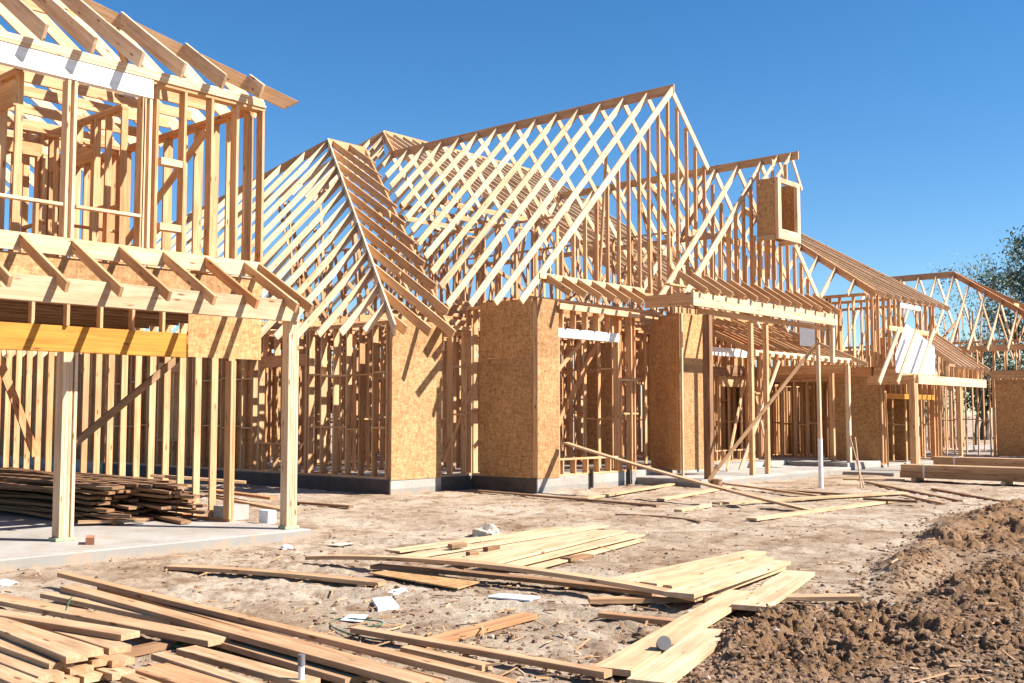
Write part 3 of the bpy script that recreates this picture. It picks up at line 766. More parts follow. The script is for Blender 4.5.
BERM3 = gp((985, 600), (1005, 575), (1040, 550))
TRACK = gp((760, 700), (850, 690), (960, 690), (1060, 690))
GRV = gp((820, 612), (870, 606), (930, 585), (955, 565))
RUTS = [gp((290, 521), (420, 523), (560, 530), (700, 541), (860, 548), (940, 540)), gp((320, 538), (430, 545), (600, 560), (760, 566)),
        gp((120, 600), (330, 596), (560, 612), (640, 640), (660, 700)), gp((540, 512), (760, 508), (1024, 515))]
def height(x, y, want=False):
    z = .02*fbm(x*.5, y*.5, 3, 4)+.022*fbm(x*2.2, y*2.2, 11, 4)
    near = np.clip(1.5-np.hypot(x-11, y-9)/28, .0, 1)
    rough = np.clip(fbm(x*.45, y*.45, 40, 3)+.12, 0, 1)*2.0
    for RT_ in RUTS:
        d_ = segdist(x, y, RT_); z = z-.030*np.exp(-(d_/.16)**2)*(1+.5*np.sin(14*x+9*y))+.016*np.exp(-((d_-.26)/.09)**2)
    z = z+near*(.012*fbm(x*11, y*11, 21, 3)+rough*(.02*lumps(x*9, y*9, 5)+.028*np.clip(fbm(x*5, y*5, 27, 4), 0, 1)))
    sd = inpoly_dist(x, y, CH)+.25*fbm(x*1.6, y*1.6, 31, 4)
    m = np.clip(sd/.35, 0, 1); m = m*m*(3-2*m)
    b1 = np.exp(-(segdist(x, y, BERM)/.33)**2); b2 = np.exp(-(segdist(x, y, BERM2)/.22)**2); b3 = np.exp(-(segdist(x, y, BERM3)/.6)**2)
    tr = np.exp(-(segdist(x, y, TRACK)/.35)**2); gv = np.exp(-(segdist(x, y, GRV)/.30)**2)
    body = .10*b1+.03*b2+.08*b3-.06*tr-.13*gv+.0
    cl = 1-.88*np.clip(tr+gv*1.1, 0, 1)
    cl = 1.05*cl*np.clip(.7+1.6*fbm(x*.9, y*.9, 61, 3), .25, 1.3)
    wx = x+.10*fbm(x*6, y*6, 101, 3); wy = y+.10*fbm(x*6, y*6, 111, 3)
    det = .10*fbm(x*2.4, y*2.4, 51, 4, .55)+.03*lumps(wx*4.2, wy*4.2, 70)+.05*lumps(wx*8.5, wy*8.5, 80)+.04*lumps(wx*17, wy*17, 90)+.055*fbm(wx*9, wy*9, 95, 5, .65)
    z = z+m*(body+cl*det)
    # keep the soil below the slabs
    ins = ((x > -1) & (x < 8.6) & (y > 10.9)) | ((x > 13.9) & (y > 15.4)) | ((x > 16.3) & (y > 13.7)) | ((x > 19.8) & (y > 12.1))
    z = np.where(ins, np.minimum(z, .03), z)
    if want: return z, m*np.clip(.55+cl*.6, .35, 1)
    return z
ang0 = math.atan2(FW[1], FW[0])
fine = np.linspace(-.49, .49, 760)
coarse = np.linspace(.49, 2*math.pi-.49, 70)[1:-1]
th = np.concatenate([fine, coarse])+ang0
rad = np.concatenate([[.05, .8, 1.6, 2.6, 3.6, 4.4], np.geomspace(5.2, 46, 760), np.geomspace(48, 6000, 46)])
TH, RR = np.meshgrid(th, rad)
gx = RR*np.cos(TH); gy = RR*np.sin(TH)
gz, gm = height(gx, gy, True)
gz = np.where(RR > 60, gz*0-.01, gz)
nt_, nr_ = len(th), len(rad)
me = bpy.data.meshes.new('ground')
me.vertices.add(nt_*nr_); me.vertices.foreach_set('co', np.stack([gx, gy, gz], -1).astype(np.float32).ravel())
ii, jj = np.meshgrid(np.arange(nr_-1), np.arange(nt_), indexing='ij'); j2 = (jj+1) % nt_
quads = np.stack([ii*nt_+jj, (ii+1)*nt_+jj, (ii+1)*nt_+j2, ii*nt_+j2], -1).reshape(-1, 4)
nq = len(quads)
me.loops.add(nq*4); me.loops.foreach_set('vertex_index', quads.ravel().astype(np.int32))
me.polygons.add(nq); me.polygons.foreach_set('loop_start', (np.arange(nq)*4).astype(np.int32)); me.polygons.foreach_set('loop_total', np.full(nq, 4, np.int32))
me.update(); me.validate()
at = me.attributes.new('churn', 'FLOAT', 'POINT'); at.data.foreach_set('value', gm.astype(np.float32).ravel())
me.polygons.foreach_set('use_smooth', np.ones(len(me.polygons), bool))
me.materials.append(SOIL)
go = bpy.data.objects.new('ground', me); COL.objects.link(go); go['kind'] = 'structure'
def hz(x, y): return float(height(np.array([x]), np.array([y]))[0])

# clods: small lumps of soil, stones and wood crumbs
bm = bmesh.new(); bmesh.ops.create_icosphere(bm, subdivisions=1, radius=1)
ico_v = np.array([v.co[:] for v in bm.verts]); ico_f = [tuple(v.index for v in f.verts) for f in bm.faces]; bm.free()
def scatter(name, label, n, sampler, smin, smax, rfun, mat):
    V = []; F = []; R = []
    for i in range(n):
        x, y = sampler()
        s = smin+(smax-smin)*random.random()**3.2
        q = ico_v*(1+.9*(rng.random((len(ico_v), 1))-.5))*np.array([1, random.uniform(.6, 1), random.uniform(.5, .85)])*s
        a = random.uniform(0, 6.28); ca, sa = math.cos(a), math.sin(a)
        k = len(V)
        V += [(x+p[0]*ca-p[1]*sa, y+p[0]*sa+p[1]*ca, p[2]) for p in q]
        F += [tuple(j+k for j in f) for f in ico_f]; rr = rfun(); R += [rr]*len(q)
    xs = np.array([v[0] for v in V]); ys = np.array([v[1] for v in V])
    m = len(ico_v); cx = xs.reshape(-1, m).mean(1); cy = ys.reshape(-1, m).mean(1); h = np.repeat(height(cx, cy), m)
    V = [(v[0], v[1], v[2]+hh) for v, hh in zip(V, h)]
    o = mesh_obj(name, V, F, mat, None, None, R, origin=(0, 0, 0)); tag(o, label, 'soil', kind='stuff'); return o
CHV = gp((690, 683), (705, 640), (790, 613), (855, 603), (905, 545), (1024, 508))
def s_churn():
    while True:
        px, py = random.uniform(660, 1060), random.uniform(500, 720)
        p = G(px, py, 0)
        if inpoly_dist(np.array([p.x]), np.array([p.y]), CH)[0] > -.15: return p.x, p.y
def s_all():
    while True:
        px, py = random.uniform(-20, 1040), 480+220*random.random()**.8
        p = G(px, py, 0)
        if p.length < 26 and not (p.y > 10.85 and p.x < 8.6) and vnoise(np.array([p.x*.9]), np.array([p.y*.9]), 77)[0] > random.uniform(-.45, .25): return p.x, p.y
scatter('soil_clod', 'brown clods of soil strewn over the churned mound', 15000, s_churn, .004, .034, lambda: random.uniform(0, .55), CLOD)
scatter('pebble', 'small clods, chips and pebbles scattered over the pale dirt', 9000, s_all, .003, .030, lambda: random.random()**1.3, CLOD)

V = []; F = []; R_ = []; G_ = []
for i in range(900):
    x, y = s_all(); L_ = random.uniform(.02, .14)*(1 if random.random() < .8 else 2); w_ = random.uniform(.004, .02); t_h = random.uniform(.002, .012)
    a = random.uniform(0, 6.28); c_, s_ = math.cos(a), math.sin(a); k = len(V); zz = random.uniform(.004, .012); tilt = random.uniform(-.15, .25)*L_; rr = random.random()
    for (u, v, w2) in ((-1, -1, 0), (1, -1, 0), (1, 1, 0), (-1, 1, 0), (-1, -.8, 1), (1, -.6, 1), (.9, .8, 1), (-1, .9, 1)):
        V.append((x+u*L_/2*c_-v*w_/2*s_, y+u*L_/2*s_+v*w_/2*c_, zz+w2*t_h+(tilt if u > 0 else 0))); G_.append((u*L_/2+i, v*w_, w2*t_h)); R_.append(rr)
    F += [tuple(j+k for j in f) for f in ((0, 3, 2, 1), (4, 5, 6, 7), (0, 1, 5, 4), (1, 2, 6, 5), (2, 3, 7, 6), (3, 0, 4, 7))]
cx = np.array([v[0] for v in V]).reshape(-1, 8).mean(1); cy = np.array([v[1] for v in V]).reshape(-1, 8).mean(1); hh = np.repeat(height(cx, cy), 8)
V = [(v[0], v[1], v[2]+h_) for v, h_ in zip(V, hh)]
o = mesh_obj('wood_chip', V, F, WL, None, G_, R_, origin=(0, 0, 0)); tag(o, 'splinters and chips of wood scattered over the pale dirt', 'wood chips', kind='stuff')

# ================================================================== loose boards
def board(label, a, b, w, t, z0=.0, z1=None, bow=0, side=0, mat=WL, group=None, far=True, cat='board', name='loose_board', n=14, roll=0):
    """a, b: survey points of the lower edge nearest the camera, at heights z0 and z1 above the soil"""
    z1 = z0 if z1 is None else z1
    pa = G(a[0], a[1], z0+.012); pb = G(b[0], b[1], z1+.012)
    d = (pb-pa).normalized(); nrm = Vector((0, 0, 1)).cross(d)
    if nrm.dot(Vector((FW[0], FW[1], 0))) < 0: nrm = -nrm
    nrm.normalize(); off = nrm*(w/2)
    g = beam_geo(pa+off, pb+off, w, t, ref='b', bow=bow, side_bow=side, n=n, cap=.0025)
    o = mesh_obj(name, g[0], g[1], mat, None, g[2], g[3])
    tag(o, label, cat, group); return o
FGp = 'framing boards heaped at lower left'
T = .038
board('longest top board crossing the lower left heap, its far end lifted off the soil', (57, 577), (505, 690), .089, T, .10, .10, group=FGp)
board('board directly under the longest top board of the lower left heap', (97, 590), (430, 690), .089, T, .05, .07, group=FGp)
board('second long board from the top of the lower left heap', (60, 591), (412, 690), .14, T, .10, .08, group=FGp)
board('short tapering board wedged below the second long board at left', (40, 598), (170, 626), .089, T, .06, .06, group=FGp)
board('wide board entering at the left edge with green twine over it', (-30, 600), (208, 647), .184, T, .06, .06, group=FGp)
board('wide board end to end with the twine board near the white pipe', (206, 644), (345, 686), .184, T, .03, .03, group=FGp)
board('board on top of the left edge stack pointing right', (-30, 616), (121, 641), .14, T, .17, .17, group=FGp)
board('third board down in the left edge stack with square sawn end', (20, 626), (109, 655), .14, T, .13, .13, group=FGp)
board('pale board in the left edge stack ending above two short ends', (-30, 622), (80, 659), .14, T, .16, .16, group=FGp)
board('reddish board in the left edge stack with dark near side', (-30, 624), (66, 664), .12, T, .19, .19, group=FGp, mat=WL)
board('board below the reddish one in the left edge stack', (-30, 642), (49, 671), .14, T, .15, .15, group=FGp)
board('lower board of the left edge stack with a chipped end', (-30, 657), (38, 684), .14, T, .12, .12, group=FGp)
board('bottom left corner board of the heap', (-30, 672), (26, 697), .14, T, .11, .11, group=FGp)
for i, (x1, y1, z, lab) in enumerate(((92, 668, .10, 'sawn board end under the pale board in the left stack'), (112, 668, .09, 'sawn board end farthest right in the second layer of left stack'),
        (70, 676, .08, 'sawn board end under the reddish board in the left stack'), (84, 684, .04, 'lowest sawn board end in the middle of left stack'),
        (112, 681, .05, 'lowest sawn board end at right of the left stack'), (55, 690, .05, 'lowest sawn board end near the bottom left corner'))):
    board(lab, (x1-110, y1-36), (x1, y1), .14, T, z, z, group=FGp)
board('short grey board on the soil between the two heaps', (122, 660), (176, 648), .14, T, .0, .0, mat=WD, cat='board')
board('board edge starting right of the green scrap, upper one', (176, 655), (300, 690), .14, T, .06, .05, group=FGp)
board('narrow board starting below the green scrap', (151, 660), (262, 697), .089, T, .06, .05, group=FGp)
board('wide pale board at the bottom edge left of the white pipe', (132, 676), (215, 702), .235, T, .04, .04, group=FGp)
board('small board at the bottom edge beside the left stack', (112, 679), (165, 700), .089, T, .03, .03, group=FGp)
board('board with its end propped on a block right of the lower left heap', (350, 633), (604, 679), .089, T, .04, .03)
board('short board end peeking out under the propped board', (400, 653), (482, 672), .089, T, .01, .01)
board('small block holding up the propped board end', (598, 672), (609, 676), .12, .05, .0, .0, n=1)
board('long bowed board lying alone behind the lower left heap', (164, 570), (378, 587), .14, T, .0, .0, bow=.02)
MG = 'boards lying in the middle of the yard'
board('long arched board lying over the pale fan of planks', (305, 560), (695, 602), .14, T, .03, .05, bow=.10, group=MG, mat=WL)
board('darker board tucked under the arched board in mid yard', (370, 569), (652, 597), .14, T, .02, .0, bow=.02, group=MG, mat=WD)
FG = 'fan of pale planks in mid yard'
for i, (a, b, z, lab) in enumerate((((400, 553), (572, 529), .0, 'hindmost plank of the pale fan'), ((415, 559), (609, 527), .02, 'second hindmost plank of the pale fan, under the blocks'),
        ((448, 561), (600, 534), .04, 'third plank from the back of the pale fan'), ((470, 563), (612, 532), .055, 'middle plank of the pale fan'),
        ((492, 566), (628, 532), .07, 'third plank from the front of the pale fan'), ((510, 569), (645, 536), .04, 'second plank from the front of the pale fan'), ((530, 572), (646, 541), .0, 'foremost plank of the pale fan'))):
    board(lab, a, b, .24, .02, z, z, group=FG, mat=WP, name='plank', cat='plank')
for a, b, lab in (((452, 549), (467, 547), 'brown offcut block lying on the pale fan at left'), ((488, 552), (500, 550), 'brown offcut block lying on the middle of the pale fan'), ((470, 557), (479, 556), 'smallest brown offcut on the pale fan')):
    board(lab, a, b, .07, .05, .06, .06, mat=WD, n=1, name='offcut', cat='wood block')
board('dark offcut on the soil in front of the fan tip', (571, 562), (594, 558), .14, T, .0, .0, mat=WD, n=1, name='offcut', cat='wood block')
RG = 'boards in the heap beside the dirt mound'
board('hindmost plank of the heap left of the dirt mound', (628, 585), (766, 555), .22, T, .02, .02, group=RG, mat=WP)
board('second hindmost plank of the heap left of the dirt mound', (657, 588), (774, 561), .18, T, .02, .03, group=RG, mat=WP)
board('narrow plank under the wide one in the heap by the mound', (672, 590), (735, 577), .14, T, .0, .0, group=RG, mat=WP)
board('wide raised plank on top of the heap left of the mound', (694, 599), (791, 565), .26, T, .09, .05, group=RG, mat=WP)
board('plank half hidden beneath the wide raised plank', (712, 597), (786, 570), .14, T, .02, .02, group=RG, mat=WP)
board('board lying crosswise under the heap with its left end free', (590, 604), (690, 603), .14, T, .0, .0, group=RG)
board('board reaching right from the heap toward the dirt mound', (705, 602), (862, 601), .14, T, .0, .02, group=RG)
board('single short board on the soil left of the dirt mound', (598, 618), (690, 628), .089, T, .0, .0)
board('broad plank running from the heap down to the grey pipe cap', (631, 677), (757, 596), .24, T, .02, .03, group=RG, mat=WP)
board('lower plank half buried by the dirt mound', (668, 690), (733, 636), .24, T, .02, .02, group=RG, mat=WP)
board('short plank resting against the edge of the dirt mound', (768, 612), (815, 576), .28, T, .05, .05, group=RG, mat=WP)
YG_ = 'boards scattered before the middle house'
board('single diagonal board on the soil at bottom centre', (424, 650), (538, 619), .14, T, .0, .0, cat='board')
board('thin dark bowed strip lying in front of the middle house', (615, 515), (700, 523), .05, .02, .0, .0, mat=WD, bow=0, side=.25, group=YG_)
board('long brown board parallel to the slab of the middle house', (477, 492), (656, 507), .089, T, .0, .0, mat=WD, group=YG_)
board('pale board pointing at the slab corner of the middle house', (588, 500), (676, 485), .14, T, .0, .03, mat=WP, group=YG_)
board('pale board lying before the porch slab, left of the pot', (664, 501), (733, 488), .14, T, .0, .0, mat=WP, group=YG_)
board('short pale board ending in a dark tip before the porch', (682, 512), (712, 507), .14, T, .0, .0, mat=WP, group=YG_)
board('long pale board crossing under the leaning plank before the porch', (720, 505), (908, 494), .20, T, .02, .02, mat=WP, group=YG_)
board('pale board nearest the camera in the row before the porch', (757, 521), (899, 502), .18, T, .0, .0, mat=WP, group=YG_)
board('thin brown board lying between the pot and the white post', (712, 483), (817, 497), .089, T, .05, .02, mat=WL, group=YG_)
board('thin brown board just right of the foot of the white post', (772, 491), (852, 496), .089, T, .0, .0, mat=WD, group=YG_)
board('pale board at the low step slab right of the white post', (843, 480), (905, 481), .14, T, .0, .0, mat=WP, group=YG_)
board('brown board running from the step slab toward the right', (868, 483), (963, 502), .089, T, .0, .0, mat=WD, group=YG_)
board('brown board in front of the strapped timber at right', (935, 490), (1006, 503), .089, T, .0, .0, mat=WD, group=YG_)
board('thin board end between the long pale boards at right', (901, 496), (942, 505), .06, T, .02, .0, mat=WL, group=YG_)
board('dark board tip resting on the long pale board', (863, 500), (917, 503), .07, T, .04, .04, mat=WD, group=YG_)
board('dark board at the right edge behind the dirt mound', (985, 508), (1030, 513), .089, T, .0, .0, mat=WD, group=YG_)
board('short board by the house corner left of the middle slab', (297, 504), (349, 508), .1, T, .0, .0, mat=WD)
# plank leaning from the window sill of B down to the soil
lp0 = Vector((17.2, 13.75, .96)); lp1 = G(812, 512, .02)
g = beam_geo(lp0, lp1, .14, .038, ref='b', n=12, bow=-.05); o = mesh_obj('leaning_plank', g[0], g[1], WL, None, g[2], g[3])
tag(o, 'long plank leaning from the window opening down to the soil', 'plank')
# strand board offcut on the soil
pts = [G(368, 577), G(400, 573), G(480, 586), G(458, 593)]
V = [Vector((p.x, p.y, .03)) for p in pts]+[Vector((p.x, p.y, .042)) for p in pts]
o = mesh_obj('panel_offcut', V, [(3, 2, 1, 0), (4, 5, 6, 7), (0, 1, 5, 4), (1, 2, 6, 5), (2, 3, 7, 6), (3, 0, 4, 7)], OSB, None, [(v.x, v.y, v.z) for v in V], [.5]*8)
tag(o, 'reddish strand board sheet lying before the arched board', 'wood panel')

# pile of boards under the garage
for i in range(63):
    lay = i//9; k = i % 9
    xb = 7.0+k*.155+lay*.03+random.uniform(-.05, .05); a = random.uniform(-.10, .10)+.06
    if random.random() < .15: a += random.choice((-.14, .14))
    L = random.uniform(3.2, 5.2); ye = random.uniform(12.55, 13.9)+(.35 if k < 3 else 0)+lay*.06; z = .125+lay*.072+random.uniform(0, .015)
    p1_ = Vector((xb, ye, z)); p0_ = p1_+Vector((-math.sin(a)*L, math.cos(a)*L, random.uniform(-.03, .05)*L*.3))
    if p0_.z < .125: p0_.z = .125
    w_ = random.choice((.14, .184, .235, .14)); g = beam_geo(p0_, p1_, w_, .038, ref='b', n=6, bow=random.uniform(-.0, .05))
    o = mesh_obj('stacked_board', g[0], g[1], WD, None, g[2], g[3])  # darkest wood here: shade under the deck put into the board colour
    tag(o, 'one of the boards, coloured dark for the shade, heaped on the garage slab behind the front post', 'board', 'boards heaped inside the garage')
for a, b, z0, z1, lab in (((150, 477), (245, 484), .66, .55, 'brown board sticking out at the top of the garage heap'), ((205, 497), (291, 514), .30, .22, 'long board from the garage heap reaching the corner post'),
        ((210, 492), (270, 500), .38, .34, 'pale board sticking out above the long one near the corner post'), ((78, 524), (146, 522), .14, .14, 'sunlit board lowest in the garage heap at its front')):
    board(lab, a, b, .14, T, z0, z1, mat=WL, group='boards heaped inside the garage')

# strapped timber packs at right
def pack(label, x, y0, y1, z0, rows, cols, w, h, mat=WL):
    base = Vector((x, (y0+y1)/2, z0)); r = thing('timber_pack', label, 'lumber pack', base, 'strapped timber packs at the right')
    for i in range(rows):
        for j in range(cols):
            e0 = y0+random.uniform(0, .06); g = beam_geo((x+j*(w+.003), e0, z0+.09+i*(h+.002)), (x+j*(w+.003), y1+random.uniform(0, .05), z0+.09+i*(h+.002)), w, h, ref='b', n=2)
            mesh_obj('board', g[0], g[1], mat, r, g[2], g[3])
    for yy in (y0+.35*(y1-y0), y1-.55):
        W2 = cols*(w+.003); hh = rows*(h+.002)
        gs = [box_geo((x-w/2-.006, yy, z0+.088), (x-w/2-.001, yy+.035, z0+.092+hh)), box_geo((x-w/2-.006, yy, z0+.0925+hh), (x-w/2+W2, yy+.035, z0+.0965+hh))]
        m = merge_geo(gs); mesh_obj('strap', m[0], m[1], PVC, r, m[2], m[3])
    for yy in (y0+.4, (y0+y1)/2, y1-.3):
        g = beam_geo((x-.12, yy, z0+.0), (x+cols*w, yy, z0+.0), .089, .088, ref='b'); mesh_obj('bearer', g[0], g[1], WT, r, g[2], g[3])
pack('strapped timber pack lying nearest at the right edge, pale bearer at its end', 25.1, 5.4, 9.97, .0, 2, 4, .14, .15)
pack('second strapped timber pack standing behind the nearest one at right', 28.9, 5.6, 10.6, .05, 3, 4, .14, .10)
pack('low timber pack between the two larger strapped packs', 27.0, 5.5, 8.5, .0, 2, 3, .14, .09)

# small items
def cyl(name, p0, p1, r0, mat, parent=None, r1=None, n=20, cap=True):
    p0 = Vector(p0); p1 = Vector(p1); d = (p1-p0).normalized(); a = d.orthogonal().normalized(); b = d.cross(a); r1 = r0 if r1 is None else r1
    V = []; 
    for p, r in ((p0, r0), (p1, r1)):
        for k in range(n):
            t = 2*math.pi*k/n; V.append(p+a*math.cos(t)*r+b*math.sin(t)*r)
    F = [(k, (k+1) % n, n+(k+1) % n, n+k) for k in range(n)]+([tuple(reversed(range(n))), tuple(range(n, 2*n))] if cap else [])
    return mesh_obj(name, V, F, mat, parent, smooth=False)
pb = G(301, 698)
t_ = thing('pipe_stub', 'white plastic pipe with grey cap standing at the bottom edge', 'pipe', pb)
top = Vector((pb.x, pb.y, .235)); cyl('pipe', (pb.x, pb.y, -.02), top-Vector((0, 0, .05)), .017, PVC, t_); cyl('cap', top-Vector((0, 0, .06)), top, .021, GREY, t_, .019)
pc_ = G(664, 662, .0)
t_ = thing('drain_fitting', 'round grey pipe end lying tilted on the broad plank', 'pipe fitting', pc_)
dr = Vector((-FW[0], -FW[1], .35)).normalized(); c0 = Vector((pc_.x, pc_.y, .115)); cyl('disc', c0, c0+dr*.02, .045, GREY, t_, n=32); cyl('sleeve', c0-dr*.08, c0-dr*.001, .040, GREY, t_, n=32)
# terracotta pot by the porch post
pp = G(717, 487)
t_ = thing('pot', 'small brown bucket on the soil before the porch corner', 'bucket', pp)
cyl('body', (pp.x, pp.y, .0), (pp.x, pp.y, .15), .10, TERRA, t_, .12); cyl('rim', (pp.x, pp.y, .151), (pp.x, pp.y, .175), .13, TERRA, t_)
# temporary power post with brace
ub = G(821, 488)
t_ = thing('utility_post', 'tall thin post in white sleeve with a long brace before the porch', 'post', ub)
g = beam_geo((ub.x, ub.y, .95), (ub.x-.02, ub.y, 3.05), .07, .07, up=(0, 1, 0), ref='c'); mesh_obj('post', g[0], g[1], WT, t_, g[2], g[3])
cyl('sleeve', (ub.x, ub.y, -.05), (ub.x, ub.y, 1.05), .05, PVC, t_)
g = beam_geo((19.9, 12.05, .18), (ub.x-.02, ub.y+.06, 3.05), .035, .075, ref='c'); mesh_obj('brace', g[0], g[1], W, t_, g[2], g[3])
# two thin stakes leaning together
for (a, b, lab) in (((864, 488), (850, 437), 'pale thin stake leaning left at the low step slab'), ((861, 488), (855, 437), 'steeper thin stake beside the pale leaning one at the step slab')):
    p = G(*a); r_ = ray(*b); tt = p.x/r_[0]*1.0; qd = Vector((r_[0]*tt, r_[1]*tt, CAMH+r_[2]*tt))
    g = beam_geo(p, qd, .02, .025, ref='c'); o = mesh_obj('stake', g[0], g[1], WT, None, g[2], g[3]); tag(o, lab, 'stake', 'thin stakes at the step slab')
def lump(name, label, cat, p, s, mat, sub=3, seed=1, z=0):
    bm = bmesh.new(); bmesh.ops.create_icosphere(bm, subdivisions=sub, radius=1)
    r2 = random.Random(seed); ph = [r2.uniform(0, 6) for _ in range(6)]
    V = []
    for v in bm.verts:
        c = v.co; k = 1+.22*math.sin(3*c.x+ph[0])*math.sin(4*c.y+ph[1])+.12*math.sin(7*c.z+ph[2]+5*c.x)
        V.append((p.x+c.x*s[0]*k, p.y+c.y*s[1]*k, z+max(-.1, c.z)*s[2]*k+.01))
    F = [tuple(v.index for v in f.verts) for f in bm.faces]; bm.free()
    o = mesh_obj(name, V, F, mat); tag(o, label, cat); return o
lump('rock', 'pale lump of rock behind the fan of planks', 'rock', G(486, 536), (.15, .18, .13), STONE, seed=3)
lump('crumpled_paper', 'crumpled white paper right of the bowed board', 'litter', G(399, 594), (.10, .07, .035), PAPER, seed=5)
lump('paper_scrap', 'white scrap near the small short board by the mound', 'litter', G(700, 612), (.10, .08, .015), PAPER, seed=6)
lump('paper_wad', 'white wad of litter at the left edge below the slab', 'litter', G(4, 587), (.10, .08, .05), PAPER, seed=8)
lump('concrete_crumb', 'pale crumb of concrete before the garage slab corner', 'rubble', G(286, 549), (.07, .07, .04), PAPER, seed=9)
lump('concrete_flake', 'flat pale flake on the soil near the house corner', 'rubble', G(342, 545), (.16, .1, .012), STONE, seed=19)
lump('soil_lump', 'dark lump of soil left of the grey pipe cap', 'soil lump', G(640, 638), (.07, .05, .04), CLOD, seed=11)
def slabitem(name, label, cat, pts, z0, th, mat, tilt=0):
    P = [G(x, y) for x, y in pts]; V = [Vector((p.x, p.y, z0+(tilt if i in (0, 1) else 0))) for i, p in enumerate(P)]; V += [v+Vector((0, 0, th)) for v in V]
    o = mesh_obj(name, V, [(3, 2, 1, 0), (4, 5, 6, 7), (0, 1, 5, 4), (1, 2, 6, 5), (2, 3, 7, 6), (3, 0, 4, 7)], mat, None, [tuple(v) for v in V], [.5]*8); tag(o, label, cat); return o
slabitem('foam_scrap', 'square white foam scrap between bowed board and twine loop', 'foam scrap', ((372, 603), (391, 601), (399, 611), (378, 613)), .01, .03, PAPER)
slabitem('paper_bag', 'flat bluish white paper bag below the arched board', 'paper bag', ((487, 600), (500, 597), (541, 600), (530, 604)), .02, .012, PAPER)
slabitem('paper_sheet', 'flattened white sheet beside the green twine loop', 'litter', ((340, 622), (350, 616), (368, 617), (362, 624)), .012, .004, PAPER)
slabitem('green_scrap', 'green plastic scrap between the two lower left heaps', 'scrap', ((173, 651), (180, 646), (186, 647), (180, 652)), .02, .02, GREENP)
slabitem('brick_chunk', 'orange brick chunk on the edge of the garage slab', 'brick', ((85, 556), (94, 556), (94, 553), (86, 553)), .10, .10, BRICK)
def tube(name, label, cat, pts, r, mat):
    P = [Vector(p) for p in pts]; V = []; F = []; n = 6
    for i, p in enumerate(P):
        d = (P[min(i+1, len(P)-1)]-P[max(i-1, 0)]).normalized(); a = d.cross(Vector((0, 0, 1))).normalized(); b = a.cross(d)
        for k in range(n): t = 2*math.pi*k/n; V.append(p+a*math.cos(t)*r+b*math.sin(t)*r)
    for i in range(len(P)-1):
        for k in range(n): F.append((i*n+k, i*n+(k+1) % n, (i+1)*n+(k+1) % n, (i+1)*n+k))
    o = mesh_obj(name, V, F, mat, smooth=True); tag(o, label, cat); return o
c = [G(x, y, .02+.02*math.sin(i)) for i, (x, y) in enumerate(((402, 640), (385, 641), (360, 637), (340, 631), (329, 625), (331, 620), (345, 618), (370, 620), (384, 622), (380, 626), (350, 628), (332, 632)))]
def smooth(P, k=2):
    for _ in range(k):
        Q = [P[0]]
        for a, b in zip(P, P[1:]): Q += [a*.75+b*.25, a*.25+b*.75]
        P = Q+[P[-1]]
    return P
tube('twine', 'dark green twine loop lying on the soil in the foreground', 'twine', smooth(c), .006, GREENP)
tube('twine', 'short green twine draped over the wide board at lower left', 'twine', smooth([G(61, 620, .02), G(64, 616, .10), G(68, 604, .115), G(72, 597, .12)]), .006, GREENP)
# concrete blocks by the corner post
for (a, b, lab, cat) in (((266, 524), (276, 510), 'white foam block inside the garage beside the corner post', 'foam block'), ):
    p = G(*a, .12); V, F, g, r = box_geo((p.x+.03, p.y, .122), (p.x+.16, p.y+.2, .29)); o = mesh_obj('foam_block', V, F, PAPER, None, g, r); tag(o, lab, cat)
p = G(250, 520, .12); V, F, g, r = box_geo((p.x-.35, p.y+.1, .122), (p.x+.05, p.y+.35, .32)); o = mesh_obj('concrete_block', V, F, CONC, None, g, r); tag(o, 'grey block under the board end near the garage corner post', 'concrete block')

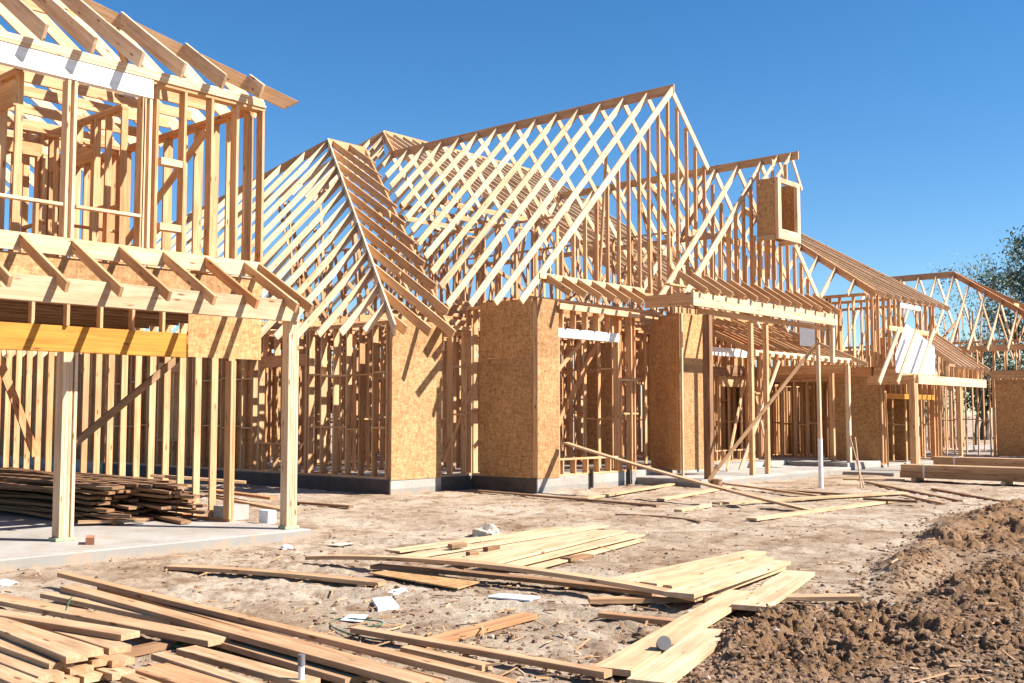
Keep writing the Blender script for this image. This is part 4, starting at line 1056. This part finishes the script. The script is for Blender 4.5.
# ================================================================== trees
def leafmat(name, c0, c1):
    m, nt, bs = newmat(name)
    r = N(nt, 'ShaderNodeAttribute', attribute_name='r').outputs['Fac']
    c = ramp(nt, r, [(0, c0), (1, c1)]); nt.links.new(c, bs.inputs['Base Color']); bs.inputs['Roughness'].default_value = .6
    return m
LEAF = leafmat('leaves', (.03, .055, .02), (.11, .15, .06)); BARK = plain('bark', (.10, .075, .055), .9, 0, .4, 10)
def tree(label, name, px, dist, ztop, zbot, rad, leaves, lsize, seed, dens=1.0, bare=False):
    R = random.Random(seed)
    r_ = ray(px, 415); k = dist/math.hypot(r_[0], r_[1]); base = Vector((r_[0]*k, r_[1]*k, -.05))
    root = thing(name, label, 'tree', base, 'trees beyond the houses')
    V = []; F = []; tips = []
    def limb(p, d, L, r, depth):
        n = 5; pts = [p]; q = p.copy(); dd = d.copy()
        for i in range(n):
            dd = (dd+Vector((R.uniform(-.22, .22), R.uniform(-.22, .22), R.uniform(-.05, .18)))).normalized(); q = q+dd*(L/n); pts.append(q.copy())
        for i in range(n):
            a, b = pts[i], pts[i+1]; x = (b-a).normalized(); u = x.orthogonal().normalized(); v = x.cross(u); ra = r*(1-.7*i/n); rb = r*(1-.7*(i+1)/n); k0 = len(V)
            for pp_, rr in ((a, ra), (b, rb)):
                for m in range(5): t = 2*math.pi*m/5; V.append(pp_+u*math.cos(t)*rr+v*math.sin(t)*rr)
            for m in range(5): F.append((k0+m, k0+(m+1) % 5, k0+5+(m+1) % 5, k0+5+m))
        if depth >= 2: tips.extend(pts[2:])
        if depth < 4:
            for c in range(R.choice((3, 4)) if depth else 7):
                i = R.randint(2, n); a = pts[i]
                nd = (dd+Vector((R.uniform(-1, 1), R.uniform(-1, 1), R.uniform(-.3, .7)))*1.0).normalized()
                limb(a, nd, L*R.uniform(.5, .75), r*.45, depth+1)
    H = ztop-zbot
    limb(base, Vector((0, 0, 1)), zbot+H*.35, max(.12, dist*.0035), 0)
    mz = max(v.z for v in V)-base.z; mr = sorted(math.hypot(v.x-base.x, v.y-base.y) for v in V)[int(len(V)*.93)]
    kz, kr = (ztop-.1)/mz, rad*1.0/mr
    fix = lambda v: Vector((base.x+(v.x-base.x)*kr, base.y+(v.y-base.y)*kr, base.z+(v.z-base.z)*kz))
    V = [fix(v) for v in V]; tips = [fix(v) for v in tips]
    o = mesh_obj('trunk', V, F, BARK, root, smooth=True)
    cx = base+Vector((0, 0, (ztop+zbot)/2))
    good = [t for t in tips if t.z > zbot*.8]
    # keep branch tips inside the crown box by scaling them
    V = []; F = []; RR_ = []
    clus = []
    while len(clus) < int(26*dens):
        u_ = Vector((R.uniform(-1, 1), R.uniform(-1, 1), R.uniform(-1, 1)))
        if u_.length < 1: clus.append(cx+Vector((u_.x*rad, u_.y*rad, u_.z*H/2)))
    nl = leaves
    for i in range(nl):
        if R.random() < .75: c_ = R.choice(clus); s = rad*.17
        else: c_ = R.choice(good) if good else R.choice(clus); s = rad*.10
        p = c_+Vector((R.gauss(0, s), R.gauss(0, s), R.gauss(0, s*.8)))
        if p.z > ztop+.3: continue
        u = Vector((R.gauss(0, 1), R.gauss(0, 1), R.gauss(0, 1))).normalized(); v = u.orthogonal().normalized(); sz = lsize*R.uniform(.6, 1.3); k0 = len(V)
        V += [p-u*sz, p+v*sz*.5, p+u*sz, p-v*sz*.5]; F.append((k0, k0+1, k0+2, k0+3)); rr = R.random(); RR_ += [rr]*4
    mesh_obj('crown', V, F, LEAF, root, None, RR_)
tree('large leafy tree rising above the farthest frame at the right edge', 'leafy_tree', 1040, 68, 12.7, 5.0, 2.5, 8000, .12, 5, .9)
tree('thin half bare tree behind the ridge of the farthest frame', 'sparse_tree', 975, 60, 10.6, 5.0, 2.2, 1300, .08, 9, .7)
tree('green tree showing between the rafters of the farthest frame', 'leafy_tree', 985, 74, 6.4, 2.2, 3.0, 4500, .14, 12)
tree('low green tree right of the farthest ridge', 'leafy_tree', 1045, 80, 7.0, 2.0, 3.6, 4500, .15, 15)
tree('tree glimpsed through the studs left of the strand board wall', 'leafy_tree', 352, 62, 5.2, 1.0, 2.6, 3500, .14, 21)
tree('tree glimpsed through the frame behind the porch window', 'leafy_tree', 560, 66, 4.4, .8, 3.0, 3500, .15, 23)
tree('low tree glimpsed through the garage frame at far left', 'leafy_tree', 140, 60, 4.5, .8, 3.2, 3500, .15, 25)
tree('tree glimpsed behind the two storey frame at right', 'leafy_tree', 905, 76, 5.5, 1.0, 3.0, 3500, .15, 27)

# ================================================================== light
EL = math.radians(41)
sd = Vector((.60, -1.0, 0)).normalized()*math.cos(EL); sd.z = math.sin(EL)
L = bpy.data.lights.new('sun', 'SUN'); L.energy = 5.0; L.angle = math.radians(.53); L.color = (1, .955, .895)
lo = bpy.data.objects.new('sun', L); COL.objects.link(lo); lo.rotation_euler = (-sd).to_track_quat('-Z', 'Y').to_euler(); lo.location = (10, -10, 30)
w = bpy.data.worlds.new('World'); scene.world = w; w.use_nodes = True; nt = w.node_tree
sky = nt.nodes.new('ShaderNodeTexSky'); sky.sky_type = 'NISHITA'; sky.sun_disc = False; sky.sun_elevation = EL
sky.sun_rotation = math.atan2(sd.x, sd.y); sky.air_density = 1.0; sky.dust_density = .1; sky.ozone_density = 4.0; sky.altitude = 300
bg = nt.nodes['Background']; bg.inputs[1].default_value = .066; hs = nt.nodes.new('ShaderNodeHueSaturation'); hs.inputs['Saturation'].default_value = 1.27; nt.links.new(sky.outputs[0], hs.inputs['Color']); nt.links.new(hs.outputs[0], bg.inputs[0])
scene.view_settings.view_transform = 'Standard'; scene.view_settings.look = 'None'; scene.view_settings.exposure = 1.3; scene.view_settings.gamma = 1
scene.render.engine = 'CYCLES'; scene.cycles.max_bounces = 6; scene.cycles.diffuse_bounces = 4
scene.render.resolution_x = 1024; scene.render.resolution_y = 683
